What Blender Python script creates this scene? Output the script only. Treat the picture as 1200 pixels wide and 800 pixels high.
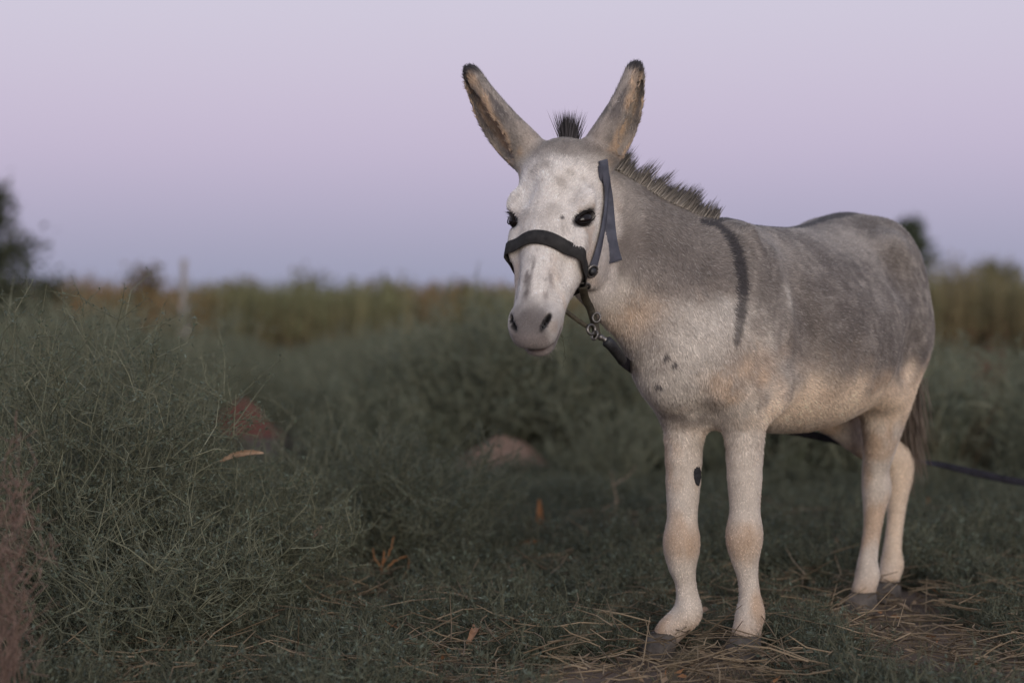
import bpy, bmesh, math, os
import numpy as np
from mathutils import Vector, Matrix
from mathutils.bvhtree import BVHTree

# ------------------------------------------------------------------ scene, camera, light
scene = bpy.context.scene
for o in list(bpy.data.objects):
    bpy.data.objects.remove(o, do_unlink=True)
COL = scene.collection

F_PX, HORIZON, CAM_H = 2250.0, 365.0, 0.85      # focal length in photo pixels (1200 wide), horizon row, camera height
cam_data = bpy.data.cameras.new('camera')
cam = bpy.data.objects.new('camera', cam_data)
COL.objects.link(cam)
cam.location = (0, 0, CAM_H)
cam.rotation_euler = (math.radians(90), 0, 0)
cam_data.sensor_width = 36.0
cam_data.lens = 36.0 * F_PX / 1200.0
cam_data.shift_y = -(400 - HORIZON) / 1200.0
cam_data.clip_start = 0.05
cam_data.clip_end = 3000
cam_data.dof.use_dof = True
cam_data.dof.focus_distance = 4.62
cam_data.dof.aperture_fstop = 1.9
scene.camera = cam

SUN_AZ, SUN_EL = math.radians(162), math.radians(7)   # compass angle from +Y clockwise: behind the camera, to its left
world = bpy.data.worlds.new('World')
scene.world = world
world.use_nodes = True
wn, wl = world.node_tree.nodes, world.node_tree.links
wn.clear()
w_out = wn.new('ShaderNodeOutputWorld')
w_bg = wn.new('ShaderNodeBackground')
w_bg.inputs['Strength'].default_value = 1.0
w_sky = wn.new('ShaderNodeTexSky')
w_sky.sky_type = 'NISHITA'
w_sky.sun_disc = False
w_sky.sun_elevation = math.radians(1.0)
w_sky.sun_rotation = SUN_AZ
w_tc = wn.new('ShaderNodeTexCoord')
w_sep = wn.new('ShaderNodeSeparateXYZ')
w_ramp = wn.new('ShaderNodeValToRGB')
wl.new(w_tc.outputs['Generated'], w_sep.inputs[0])
wl.new(w_sep.outputs['Z'], w_ramp.inputs[0])
def lin(r, g, b):
    f = lambda c: (c / 255 / 12.92) if c / 255 <= 0.04045 else ((c / 255 + 0.055) / 1.055) ** 2.4
    return (f(r), f(g), f(b), 1)
# the belt of Venus after sunset: blue-grey earth shadow low down, pink-lavender above, paling upwards
stops = [(0.0, lin(142, 149, 173)), (0.018, lin(151, 157, 182)), (0.05, lin(167, 166, 195)), (0.085, lin(188, 178, 207)),
         (0.125, lin(197, 188, 212)), (0.175, lin(204, 199, 218)), (0.35, lin(200, 201, 220)), (1.0, lin(172, 187, 216))]
w_ramp.color_ramp.interpolation = 'B_SPLINE'
el = w_ramp.color_ramp.elements
el[0].position, el[0].color = stops[0]
el[1].position, el[1].color = stops[-1]
for p_, c_ in stops[1:-1]:
    e = el.new(p_); e.color = c_
w_mul = wn.new('ShaderNodeVectorMath'); w_mul.operation = 'SCALE'
w_mul.inputs['Scale'].default_value = 0.03
wl.new(w_sky.outputs[0], w_mul.inputs[0])
w_add = wn.new('ShaderNodeVectorMath'); w_add.operation = 'ADD'
wl.new(w_mul.outputs[0], w_add.inputs[0])
wl.new(w_ramp.outputs[0], w_add.inputs[1])
wl.new(w_add.outputs[0], w_bg.inputs[0])
wl.new(w_bg.outputs[0], w_out.inputs[0])

sun_data = bpy.data.lights.new('sun', 'SUN')
sun_data.energy = 2.2
sun_data.angle = math.radians(38)
sun_data.color = (1.0, 0.935, 0.86)
sun = bpy.data.objects.new('sun', sun_data)
COL.objects.link(sun)
sd = Vector((math.sin(SUN_AZ) * math.cos(SUN_EL), math.cos(SUN_AZ) * math.cos(SUN_EL), math.sin(SUN_EL)))
sun.rotation_euler = sd.to_track_quat('Z', 'Y').to_euler()
sun.location = sd * 20

scene.view_settings.view_transform = 'Standard'
scene.view_settings.look = 'None'
scene.view_settings.exposure = 0.0
scene.view_settings.gamma = 1.0
scene.view_settings.use_curve_mapping = False
scene.cycles.use_denoising = True
scene.cycles.max_bounces = 6
scene.cycles.transparent_max_bounces = 4

DRAFT = os.environ.get('DRAFT', '')
rng = np.random.default_rng(7)

# ------------------------------------------------------------------ helpers
def mesh_obj(name, V, F, mat=None, parent=None, smooth=True, colors=None, colname='Col'):
    """V (n,3), F (m,3) or (m,4) arrays, or a list of such face arrays."""
    me = bpy.data.meshes.new(name)
    V = np.asarray(V, dtype=np.float32)
    Fs = F if isinstance(F, list) else [F]
    Fs = [np.asarray(f, dtype=np.int32) for f in Fs if len(f)]
    me.vertices.add(len(V)); me.vertices.foreach_set('co', V.ravel())
    nl = sum(f.size for f in Fs); nf = sum(len(f) for f in Fs)
    me.loops.add(nl); me.polygons.add(nf)
    me.loops.foreach_set('vertex_index', np.concatenate([f.ravel() for f in Fs]))
    tot = np.concatenate([np.full(len(f), f.shape[1], np.int32) for f in Fs])
    st = np.concatenate([[0], np.cumsum(tot)[:-1]]).astype(np.int32)
    me.polygons.foreach_set('loop_start', st)
    if smooth:
        me.polygons.foreach_set('use_smooth', np.ones(nf, bool))
    me.update(calc_edges=True)
    if colors is not None:
        at = me.color_attributes.new(colname, 'FLOAT_COLOR', 'POINT')
        c = np.ones((len(V), 4), np.float32); c[:, :3] = colors
        at.data.foreach_set('color', c.ravel())
    me.validate()
    ob = bpy.data.objects.new(name, me)
    if mat: me.materials.append(mat)
    COL.objects.link(ob)
    if parent is not None: ob.parent = parent
    return ob

def empty(name, loc=(0, 0, 0), rotz=0.0):
    o = bpy.data.objects.new(name, None)
    o.location = loc; o.rotation_euler = (0, 0, rotz)
    o.empty_display_size = 0.1
    COL.objects.link(o)
    return o

def tag(o, label=None, cat=None, group=None, kind=None):
    if label: o['label'] = label
    if cat: o['category'] = cat
    if group: o['group'] = group
    if kind: o['kind'] = kind
    return o

def px(x, y, Y):
    """photo pixel + distance from the camera -> a point of the place"""
    return np.array([(x - 600) / F_PX * Y, Y, CAM_H - (y - HORIZON) / F_PX * Y])

def unit(v):
    v = np.asarray(v, float); return v / (np.linalg.norm(v, axis=-1, keepdims=True) + 1e-12)

def hash3(i, j, k, s):
    n = (i * 374761393 + j * 668265263 + k * 2147483647 + s * 974711) & 0x7fffffff
    n = ((n ^ (n >> 13)) * 1274126177) & 0x7fffffff
    return ((n ^ (n >> 16)) & 0xffff) / 65535.0

def vnoise(p, scale, seed=0):
    q = np.asarray(p, float) * scale
    b = np.floor(q).astype(np.int64); f = q - b; f = f * f * (3 - 2 * f)
    r = 0
    for dx in (0, 1):
        for dy in (0, 1):
            for dz in (0, 1):
                w = (f[..., 0] if dx else 1 - f[..., 0]) * (f[..., 1] if dy else 1 - f[..., 1]) * (f[..., 2] if dz else 1 - f[..., 2])
                r = r + w * hash3(b[..., 0] + dx, b[..., 1] + dy, b[..., 2] + dz, seed)
    return r

def fbm(p, scale, oct=3, seed=0):
    r, a, t = 0, 0.5, 0
    for o_ in range(oct):
        r = r + a * vnoise(p, scale * 2 ** o_, seed + o_); t += a; a *= 0.5
    return r / t

def sstep(a, b, x):
    t = np.clip((x - a) / (b - a), 0, 1); return t * t * (3 - 2 * t)

def mix(a, b, t):
    t = np.asarray(t)[..., None]; return a * (1 - t) + b * t

# ------------------------------------------------------------------ materials
def new_mat(name):
    m = bpy.data.materials.new(name); m.use_nodes = True
    nt = m.node_tree; nt.nodes.clear()
    out = nt.nodes.new('ShaderNodeOutputMaterial'); b = nt.nodes.new('ShaderNodeBsdfPrincipled')
    nt.links.new(b.outputs[0], out.inputs[0])
    return m, nt, b

def noise_mat(name, c1, c2, scale=8.0, rough=0.8, bump=0.0, bscale=60.0, spec=0.3, metallic=0.0, sheen=0.0, c3=None):
    m, nt, b = new_mat(name)
    tc = nt.nodes.new('ShaderNodeTexCoord')
    n = nt.nodes.new('ShaderNodeTexNoise'); n.inputs['Scale'].default_value = scale; n.inputs['Detail'].default_value = 6
    r = nt.nodes.new('ShaderNodeValToRGB')
    r.color_ramp.elements[0].position = 0.3; r.color_ramp.elements[0].color = (*c1, 1)
    r.color_ramp.elements[1].position = 0.7; r.color_ramp.elements[1].color = (*c2, 1)
    if c3:
        e = r.color_ramp.elements.new(0.5); e.color = (*c3, 1)
    nt.links.new(tc.outputs['Object'], n.inputs['Vector'])
    nt.links.new(n.outputs['Fac'], r.inputs[0]); nt.links.new(r.outputs[0], b.inputs['Base Color'])
    b.inputs['Roughness'].default_value = rough; b.inputs['Specular IOR Level'].default_value = spec
    b.inputs['Metallic'].default_value = metallic
    if sheen: b.inputs['Sheen Weight'].default_value = sheen
    if bump:
        n2 = nt.nodes.new('ShaderNodeTexNoise'); n2.inputs['Scale'].default_value = bscale; n2.inputs['Detail'].default_value = 5
        bp = nt.nodes.new('ShaderNodeBump'); bp.inputs['Strength'].default_value = bump; bp.inputs['Distance'].default_value = 0.01
        nt.links.new(tc.outputs['Object'], n2.inputs['Vector'])
        nt.links.new(n2.outputs['Fac'], bp.inputs['Height']); nt.links.new(bp.outputs[0], b.inputs['Normal'])
    return m

def attr_mat(name, rough=0.8, spec=0.2, translucent=0.0, grain=0.0, gscale=300.0, sheen=0.0):
    """colour from the mesh's own pigment attribute, with a fine procedural grain over it"""
    m, nt, b = new_mat(name)
    a = nt.nodes.new('ShaderNodeAttribute'); a.attribute_name = 'Col'
    src = a.outputs['Color']
    if grain:
        tc = nt.nodes.new('ShaderNodeTexCoord')
        n = nt.nodes.new('ShaderNodeTexNoise'); n.inputs['Scale'].default_value = gscale; n.inputs['Detail'].default_value = 4
        mr = nt.nodes.new('ShaderNodeMapRange')
        mr.inputs['From Min'].default_value = 0.25; mr.inputs['From Max'].default_value = 0.75
        mr.inputs['To Min'].default_value = 1 - grain; mr.inputs['To Max'].default_value = 1 + grain
        v = nt.nodes.new('ShaderNodeVectorMath'); v.operation = 'SCALE'
        nt.links.new(tc.outputs['Object'], n.inputs['Vector']); nt.links.new(n.outputs['Fac'], mr.inputs[0])
        nt.links.new(src, v.inputs[0]); nt.links.new(mr.outputs[0], v.inputs['Scale'])
        src = v.outputs[0]
    nt.links.new(src, b.inputs['Base Color'])
    b.inputs['Roughness'].default_value = rough; b.inputs['Specular IOR Level'].default_value = spec
    if sheen: b.inputs['Sheen Weight'].default_value = sheen
    if translucent:
        t = nt.nodes.new('ShaderNodeBsdfTranslucent'); ms = nt.nodes.new('ShaderNodeMixShader')
        ms.inputs[0].default_value = translucent
        nt.links.new(src, t.inputs[0]); nt.links.new(b.outputs[0], ms.inputs[1]); nt.links.new(t.outputs[0], ms.inputs[2])
        nt.links.new(ms.outputs[0], nt.nodes['Material Output'].inputs[0])
    return m

# ------------------------------------------------------------------ solid-field modelling (for the donkey)
class Field:
    def __init__(s, lo, hi, h):
        s.lo, s.h = np.array(lo, float), h
        s.n = np.ceil((np.array(hi) - s.lo) / h).astype(int) + 1
        s.d = np.full(s.n, 0.2, np.float32)
    def block(s, lo, hi):
        a = np.clip(np.floor((np.asarray(lo) - s.lo) / s.h).astype(int), 0, s.n)
        b = np.clip(np.ceil((np.asarray(hi) - s.lo) / s.h).astype(int) + 1, 0, s.n)
        ax = [(s.lo[i] + s.h * np.arange(a[i], b[i])).astype(np.float32) for i in range(3)]
        P = np.stack(np.meshgrid(*ax, indexing='ij'), -1)
        return (slice(a[0], b[0]), slice(a[1], b[1]), slice(a[2], b[2])), P
    def add(s, dist, k, lo, hi, pad=0.05):
        pad = max(pad, (k if not callable(k) else .09) * 1.2)
        sl, P = s.block(np.asarray(lo) - pad, np.asarray(hi) + pad)
        if P.size == 0: return
        a, b = s.d[sl], dist(P)
        if callable(k): k = k(P)          # a blend that changes over the body
        h = np.maximum(k - np.abs(a - b), 0) / k
        s.d[sl] = np.minimum(a, b) - h * h * k * 0.25
    def cut(s, dist, k, lo, hi, pad=0.03):
        sl, P = s.block(np.asarray(lo) - pad, np.asarray(hi) + pad)
        if P.size == 0: return
        a, b = s.d[sl], -dist(P)
        h = np.maximum(k - np.abs(a - b), 0) / max(k, 1e-6)
        s.d[sl] = np.maximum(a, b) + h * h * k * 0.25
    def surface(s):
        d = s.d; n = d.shape
        ins = d < 0
        cnt = np.zeros((n[0]-1, n[1]-1, n[2]-1), np.int16)
        for i in (0, 1):
            for j in (0, 1):
                for k in (0, 1):
                    cnt += ins[i:n[0]-1+i, j:n[1]-1+j, k:n[2]-1+k]
        act = (cnt > 0) & (cnt < 8)
        idx = np.full(act.shape, -1, np.int64)
        c = np.argwhere(act); idx[act] = np.arange(len(c))
        acc = np.zeros((len(c), 3)); wt = np.zeros(len(c))
        corners = [np.array((i, j, k)) for i in (0, 1) for j in (0, 1) for k in (0, 1)]
        for A in corners:
            for ax in range(3):
                if A[ax]: continue
                B = A.copy(); B[ax] = 1
                da = d[tuple((c + A).T)]; db = d[tuple((c + B).T)]
                m = (da < 0) != (db < 0)
                t = np.where(m, da / (da - db + 1e-12), 0)
                p = A[None] + t[:, None] * (B - A)[None]
                acc += np.where(m[:, None], p, 0); wt += m
        V = s.lo + s.h * (c + acc / wt[:, None])
        F = []
        for ax in range(3):
            o1, o2 = [(1, 2), (2, 0), (0, 1)][ax]
            sa = [slice(None)] * 3; sb = [slice(None)] * 3
            sa[ax] = slice(0, -1); sb[ax] = slice(1, None)
            ia, ib = ins[tuple(sa)], ins[tuple(sb)]
            e = np.argwhere(ia != ib)
            e = e[(e[:, o1] > 0) & (e[:, o2] > 0) & (e[:, o1] < n[o1]-1) & (e[:, o2] < n[o2]-1)]
            fl = ia[tuple(e.T)]
            def cell(a, b):
                q = e.copy(); q[:, o1] -= a; q[:, o2] -= b
                return idx[tuple(q.T)]
            q = np.stack([cell(1, 1), cell(0, 1), cell(0, 0), cell(1, 0)], 1)
            q[~fl] = q[~fl][:, ::-1]
            F.append(q)
        return V, np.concatenate(F)

def d_ell(c, r, R=None):
    c = np.asarray(c, np.float32); r = np.asarray(r, np.float32)
    def f(P):
        q = P - c
        if R is not None: q = q @ np.asarray(R, np.float32)      # columns of R are the ellipsoid's axes
        k0 = np.sqrt(((q / r) ** 2).sum(-1)); k1 = np.sqrt(((q / (r * r)) ** 2).sum(-1)) + 1e-6
        return k0 * (k0 - 1) / k1
    return f

def seg_dist(A, B, wa, wb, ha, hb, lat):
    """tapered limb of elliptic section: w along `lat`, h across it"""
    A = np.asarray(A, np.float32); B = np.asarray(B, np.float32)
    L = float(np.linalg.norm(B - A)); t_ax = (B - A) / L
    e1 = np.asarray(lat, float); e1 = e1 - t_ax * (e1 @ t_ax); e1 = (e1 / np.linalg.norm(e1)).astype(np.float32)
    e2 = np.cross(t_ax, e1).astype(np.float32)
    def f(P):
        q = P - A
        s_ = q @ t_ax
        t = np.clip(s_ / L, 0, 1)
        w = wa + (wb - wa) * t; h = ha + (hb - ha) * t
        a = (q @ e1) / w; b = (q @ e2) / h; ee = (s_ - t * L) / np.minimum(w, h)
        k0 = np.sqrt(a * a + b * b + ee * ee)
        k1 = np.sqrt((a / w) ** 2 + (b / h) ** 2 + (ee / np.minimum(w, h)) ** 2) + 1e-6
        return k0 * (k0 - 1) / k1
    r = max(wa, wb, ha, hb)
    return f, np.minimum(A, B) - r, np.maximum(A, B) + r

def catmull(P, n):
    P = np.asarray(P, float); Q = np.vstack([2 * P[0] - P[1], P, 2 * P[-1] - P[-2]]); out = []
    for i in range(len(P) - 1):
        p0, p1, p2, p3 = Q[i:i + 4]
        for t in np.linspace(0, 1, n, endpoint=False):
            out.append(0.5 * ((2 * p1) + (-p0 + p2) * t + (2 * p0 - 5 * p1 + 4 * p2 - p3) * t * t + (-p0 + 3 * p1 - 3 * p2 + p3) * t ** 3))
    out.append(P[-1]); return np.array(out)

def tube(fld, pts, lat, k, n=4, kin=0.012):
    """pts rows: x y z w h ; chain of elliptic limbs, smoothed, joined to the field with blend k"""
    Q = catmull(pts, n)
    fs = []; lo = np.full(3, 1e9); hi = -lo
    for i in range(len(Q) - 1):
        f, l_, h_ = seg_dist(Q[i, :3], Q[i + 1, :3], Q[i, 3], Q[i + 1, 3], Q[i, 4], Q[i + 1, 4], lat if callable(lat) is False else lat(i / (len(Q) - 1)))
        fs.append(f); lo = np.minimum(lo, l_); hi = np.maximum(hi, h_)
    def dist(P):
        d = fs[0](P)
        for f in fs[1:]:
            b = f(P); h = np.maximum(kin - np.abs(d - b), 0) / kin
            d = np.minimum(d, b) - h * h * kin * 0.25
        return d
    fld.add(dist, k, lo, hi)

# ------------------------------------------------------------------ ground
def gh(x, y):
    p = np.stack([np.asarray(x, float), np.asarray(y, float), np.zeros_like(np.asarray(x, float))], -1)
    near = np.exp(-((p[..., 0] - .6) ** 2 + (p[..., 1] - 5.2) ** 2) / 1.2)
    return (fbm(p, .9, 3, 3) - .5) * .05 * (1 - near) + (fbm(p, 6, 3, 8) - .5) * .018 - .008 * near

def build_ground():
    u = np.linspace(-1, 1, 221)
    xs = 3.2 * u + 900 * np.sign(u) * np.abs(u) ** 7
    v = np.linspace(0, 1, 261)
    ys = 2.0 + 12 * v + 1400 * v ** 8
    ys = np.concatenate([[-60, -20, -6, 0, 1.2], ys])
    X, Y = np.meshgrid(xs, ys, indexing='ij')
    Z = gh(X, Y) * np.exp(-np.maximum(Y - 60, 0) / 60)
    V = np.stack([X, Y, Z], -1).reshape(-1, 3)
    n1, n2 = len(xs), len(ys)
    i, j = np.meshgrid(np.arange(n1 - 1), np.arange(n2 - 1), indexing='ij')
    a = (i * n2 + j).ravel()
    F = np.stack([a, a + n2, a + n2 + 1, a + 1], 1)
    m = noise_mat('earth', (.070, .052, .040), (.19, .135, .10), 3.5, .95, .9, 45, .1, c3=(.12, .088, .066))
    g = mesh_obj('ground', V, F, m)
    tag(g, kind='structure')
build_ground()

# two bare heaps of reddish soil
def mound(x, y, r, h, label, c1, c2, seed):
    n, k = 40, 14; V, F = [], []
    for a in range(k + 1):
        rr = a / k
        for b in range(n):
            an = 2 * math.pi * b / n
            wob = 1 + .25 * (float(vnoise(np.array([math.cos(an) * 2, math.sin(an) * 2, seed]), 1.2, seed)) - .5) * 2
            X, Y = x + math.cos(an) * rr * r * wob, y + math.sin(an) * rr * r * wob * .8
            hgt = h * (math.cos(rr * math.pi) * .5 + .5) + .05 * h * (float(fbm(np.array([X * 1.0, Y, 0.]), 14, 3, seed)) - .5) * 4 * (1 - rr)
            V.append((X, Y, float(gh(X, Y)) - .02 + hgt))
    for a in range(k):
        for b in range(n):
            F.append((a*n+b, (a+1)*n+b, (a+1)*n+(b+1) % n, a*n+(b+1) % n))
    tag(mesh_obj('soil_mound', V, np.array(F), noise_mat('soil_%d' % seed, c1, c2, 20, .95, .8, 60, .1)), label, 'soil mound')
M1, M2 = px(283, 512, 13.2), px(592, 566, 9.6)
mound(M1[0], M1[1], .36, .27, 'dark red heap of bare soil behind the tall shrub at left', (.12, .055, .042), (.20, .088, .066), 3)
mound(M2[0], M2[1], .44, .25, 'pale pinkish-brown heap of bare soil in the scrub left of the donkey', (.18, .120, .090), (.28, .190, .145), 5)

# ------------------------------------------------------------------ plants
MAT_LEAF = attr_mat('leaf', rough=.75, spec=.2, translucent=.25)
MAT_STEM = attr_mat('stem', rough=.85, spec=.15)
MAT_STRAW = attr_mat('straw', rough=.8, spec=.2, translucent=.15)

def prisms(A, B, ra, rb, C):
    """three-sided tapered twigs"""
    A, B = np.asarray(A, float), np.asarray(B, float); n = len(A)
    d = unit(B - A); e = unit(np.cross(d, rng.normal(0, 1, (n, 3)))); f = np.cross(d, e)
    V = []
    for P, r in ((A, ra), (B, rb)):
        r = np.broadcast_to(r, n)[:, None]
        for k in range(3):
            a = 2 * math.pi * k / 3; V.append(P + (e * math.cos(a) + f * math.sin(a)) * r)
    V = np.stack(V, 1).reshape(-1, 3)
    b = np.arange(n)[:, None] * 6
    Q = np.concatenate([b + np.array([[k, (k + 1) % 3, 3 + (k + 1) % 3, 3 + k]]) for k in range(3)])
    return V, Q, np.repeat(np.broadcast_to(C, (n, 3)), 6, 0)

def leaves(P, D, L, W, C):
    """small folded diamond leaves"""
    n = len(P); D = unit(D); s = unit(np.cross(D, rng.normal(0, 1, (n, 3)))); up = np.cross(s, D)
    L = np.broadcast_to(L, n)[:, None]; W = np.broadcast_to(W, n)[:, None]
    V = np.stack([P, P + D * L * .5 + s * W + up * W * .4, P + D * L, P + D * L * .5 - s * W + up * W * .4], 1).reshape(-1, 3)
    b = np.arange(n)[:, None] * 4
    T = np.concatenate([b + np.array([[0, 1, 2]]), b + np.array([[0, 2, 3]])])
    return V, T, np.repeat(np.broadcast_to(C, (n, 3)), 4, 0)

def stack(parts):
    Vs, Fs, Cs, off = [], [], [], 0
    for V, F, C in parts:
        Vs.append(V); Fs.append(F + off); Cs.append(C); off += len(V)
    return np.vstack(Vs), np.vstack(Fs), np.vstack(Cs)

G_STEM, G_PALE, G_LEAF, G_BLUE = np.array([.116, .120, .078]), np.array([.24, .235, .158]), np.array([.093, .113, .073]), np.array([.130, .150, .118])
def shrub_mesh(h, r, stems, side, spin, seed, thick=1.0, dry=0.0, fine=1.0):
    """camelthorn: arching stems, side twigs, thorns and tiny leaves; returns (stem part), (leaf part)"""
    global rng
    keep = rng; rng = np.random.default_rng(seed)
    nseg = 6
    ang = rng.uniform(0, 2 * math.pi, stems); rad = np.sqrt(rng.random(stems))
    base = np.stack([np.cos(ang) * rad * r * .35, np.sin(ang) * rad * r * .35, np.full(stems, -.02)], 1)
    hh = h * (1 - .38 * rad ** 2) * rng.uniform(.60, 1.04, stems)
    out = np.stack([np.cos(ang), np.sin(ang), np.zeros(stems)], 1) * (rad * r * .75)[:, None]
    wob = rng.normal(0, .05 * h, (stems, nseg + 1, 3)); wob[:, 0] = 0
    u = np.linspace(0, 1, nseg + 1)
    P = base[:, None] + out[:, None] * (u ** 1.2)[None, :, None] + wob * u[None, :, None] * .8
    P[:, :, 2] += hh[:, None] * (u ** .9)[None]
    tint = rng.uniform(.7, 1.3, stems)
    sp, lp = [], []
    for k in range(nseg):
        c = mix(np.broadcast_to(G_STEM * 1.1, (stems, 3)), G_PALE, rng.random(stems) * .6) * tint[:, None]
        sp.append(prisms(P[:, k], P[:, k+1], .0026 * thick * (1 - k / nseg * .7), .0026 * thick * (1 - (k+1) / nseg * .7), c))
    # side twigs
    n = stems * side
    si = rng.integers(0, stems, n); uu = rng.uniform(.12, 1, n) ** .85 * nseg * .999; ki = uu.astype(int); f = (uu - ki)[:, None]
    A = P[si, ki] * (1 - f) + P[si, ki + 1] * f
    cen = np.array([0, 0, h * .3])
    D = unit(unit(A - cen) * .7 + rng.normal(0, .75, (n, 3)) + np.array([0, 0, .55]))
    L = rng.uniform(.05, .17, n) * (.6 + h * .7)
    M = A + D * (L * .55)[:, None]; D2 = unit(D + rng.normal(0, .35, (n, 3)) + np.array([0, 0, .15])); B = M + D2 * (L * .45)[:, None]
    c = mix(np.broadcast_to(G_STEM, (n, 3)), G_PALE, rng.random(n) ** 2) * rng.uniform(.7, 1.25, n)[:, None]
    sp.append(prisms(A, M, .0015 * thick, .0012 * thick, c)); sp.append(prisms(M, B, .0012 * thick, .0006 * thick, c))
    # thorns / sub-twigs
    m = n * spin
    ti = rng.integers(0, n, m); tt = rng.uniform(.1, 1, m)[:, None]
    Q = np.where(tt < .55, A[ti] + (M - A)[ti] * tt / .55, M[ti] + (B - M)[ti] * (tt - .55) / .45)
    TD = unit(unit(B - A)[ti] * .5 + rng.normal(0, .8, (m, 3)) + np.array([0, 0, .15]))
    TL = rng.uniform(.010, .034, m)
    tb = Q + TD * TL[:, None]
    c = mix(np.broadcast_to(G_STEM * .95, (m, 3)), G_PALE * 1.05, rng.random(m) ** 2.2)
    sp.append(prisms(Q, tb, .0009 * thick, .0004 * thick, c))
    # leaves
    w = int(n * spin * 1.15 * fine)
    li = rng.integers(0, m, w)
    c = mix(np.broadcast_to(G_LEAF, (w, 3)), G_BLUE, rng.random(w)) * rng.uniform(.6, 1.35, w)[:, None]
    lp.append(leaves(Q[li] + (tb - Q)[li] * rng.random((w, 1)), TD[li] + rng.normal(0, .6, (w, 3)), rng.uniform(.007, .015, w), rng.uniform(.0016, .0032, w) * thick, c))
    rng = keep
    return stack(sp), stack(lp)

def shrub(x, y, h, r, stems, side, spin, seed, label, rotz=0, name='camelthorn_shrub', group=None, sprays=0):
    o = empty(name, (x, y, float(gh(x, y))), rotz)
    (V, F, C), (V2, F2, C2) = shrub_mesh(h, r, stems, side, spin, seed)
    mesh_obj('stems', V, F, MAT_STEM, o, False, C); mesh_obj('foliage', V2, F2, MAT_LEAF, o, False, C2)
    tag(o, label, 'shrub', group)
    return o
D_ = .5 if DRAFT else 1.0
S_ = lambda n: max(4, int(n * D_))
shrub(-1.08, 5.55, .80, .26, S_(60), 17, 8, 19, 'tall thorny shrub left of the dark red heap, right of the tallest one', group='thorny shrubs near the donkey')
EXC = [(633, 16, 7.3), (722, 26, 7.7), (975, 14, 7.0), (945, 18, 6.9), (1085, 12, 7.8), (1165, 30, 9.6), (450, 30, 6.0)]   # small things that stand clear of the scrub
GRP = 'thorny shrubs near the donkey'
shrub(-1.17, 5.00, .90, .46, S_(120), 18, 8, 11, 'tallest thorny grey-green shrub at the left edge', group=GRP)
shrub(-.76, 5.25, .44, .36, S_(80), 16, 7, 12, 'thorny shrub holding the curled husk, in front of the dark red heap', group=GRP)
shrub(-.93, 4.62, .42, .34, S_(60), 14, 6, 13, 'low thorny shrub at the bottom left corner', group=GRP)
shrub(-.36, 6.15, .50, .36, S_(62), 15, 6, 14, 'rounded thorny shrub above the orange dried weed', group=GRP)
shrub(-.80, 4.80, .42, .22, S_(46), 14, 6, 15, 'low thorny shrub left of the pale straw tuft', group=GRP)
shrub(-.27, 6.75, .42, .30, S_(50), 14, 5, 16, 'thorny shrub right in front of the pinkish heap', group=GRP)
shrub(-.60, 6.25, .56, .34, S_(50), 14, 5, 17, 'thorny shrub standing just right of the dark red heap', group=GRP)
shrub(-1.55, 5.9, .86, .5, S_(60), 14, 5, 18, 'blurred thorny shrub behind the tallest one, at the left edge', group=GRP)

# scrub over the whole field: one mass of instanced bushes and tall grass
def grass_clump(h, r, n, seed, cols, wid=.0035, lean=.35):
    global rng
    keep = rng; rng = np.random.default_rng(seed)
    a = rng.uniform(0, 2 * math.pi, n); rd = np.sqrt(rng.random(n)) * r
    R = np.stack([np.cos(a) * rd, np.sin(a) * rd, np.zeros(n) - .02], 1)
    D = np.stack([np.cos(a), np.sin(a), np.zeros(n)], 1) * rng.uniform(0, lean, (n, 1)) + np.array([0, 0, 1.0])
    c0, c1 = cols
    V, F, C = locks_(R, D, h * rng.uniform(.5, 1.05, n), wid, np.stack([np.cos(a), np.sin(a), -.3 * np.ones(n)], 1) * .25, c0, c1, .12, 3)
    rng = keep
    return V, F, C
def locks_(roots, dirs, length, width, bend, colr, colt, jitter=.15, seg=3):
    n = len(roots); D = unit(np.asarray(dirs) + rng.normal(0, jitter, (n, 3)))
    side = unit(np.cross(D, rng.normal(0, 1, (n, 3)))); length = np.broadcast_to(length, n); width = np.broadcast_to(width, n)
    V, C = [], []; bend = np.broadcast_to(bend, (n, 3))
    for k in range(seg + 1):
        u = k / seg; c = roots + D * (length * u)[:, None] + bend * (length * u * u)[:, None]
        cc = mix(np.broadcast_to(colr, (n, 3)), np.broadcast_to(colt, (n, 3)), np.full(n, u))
        if k < seg:
            w = width * (1 - u * .6); V += [c - side * w[:, None], c + side * w[:, None]]; C += [cc, cc]
        else: V.append(c); C.append(cc)
    nv = 2 * seg + 1
    V = np.stack(V, 1).reshape(-1, 3); C = (np.stack(C, 1) * rng.normal(1, .22, n).clip(.4, 1.7)[:, None, None]).reshape(-1, 3)
    b = np.arange(n)[:, None] * nv
    Q = np.concatenate([b + np.array([[2*k, 2*k+1, 2*k+3, 2*k+2]]) for k in range(seg - 1)])
    return V, [Q, b + np.array([[2*seg-2, 2*seg-1, 2*seg]])], C

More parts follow.
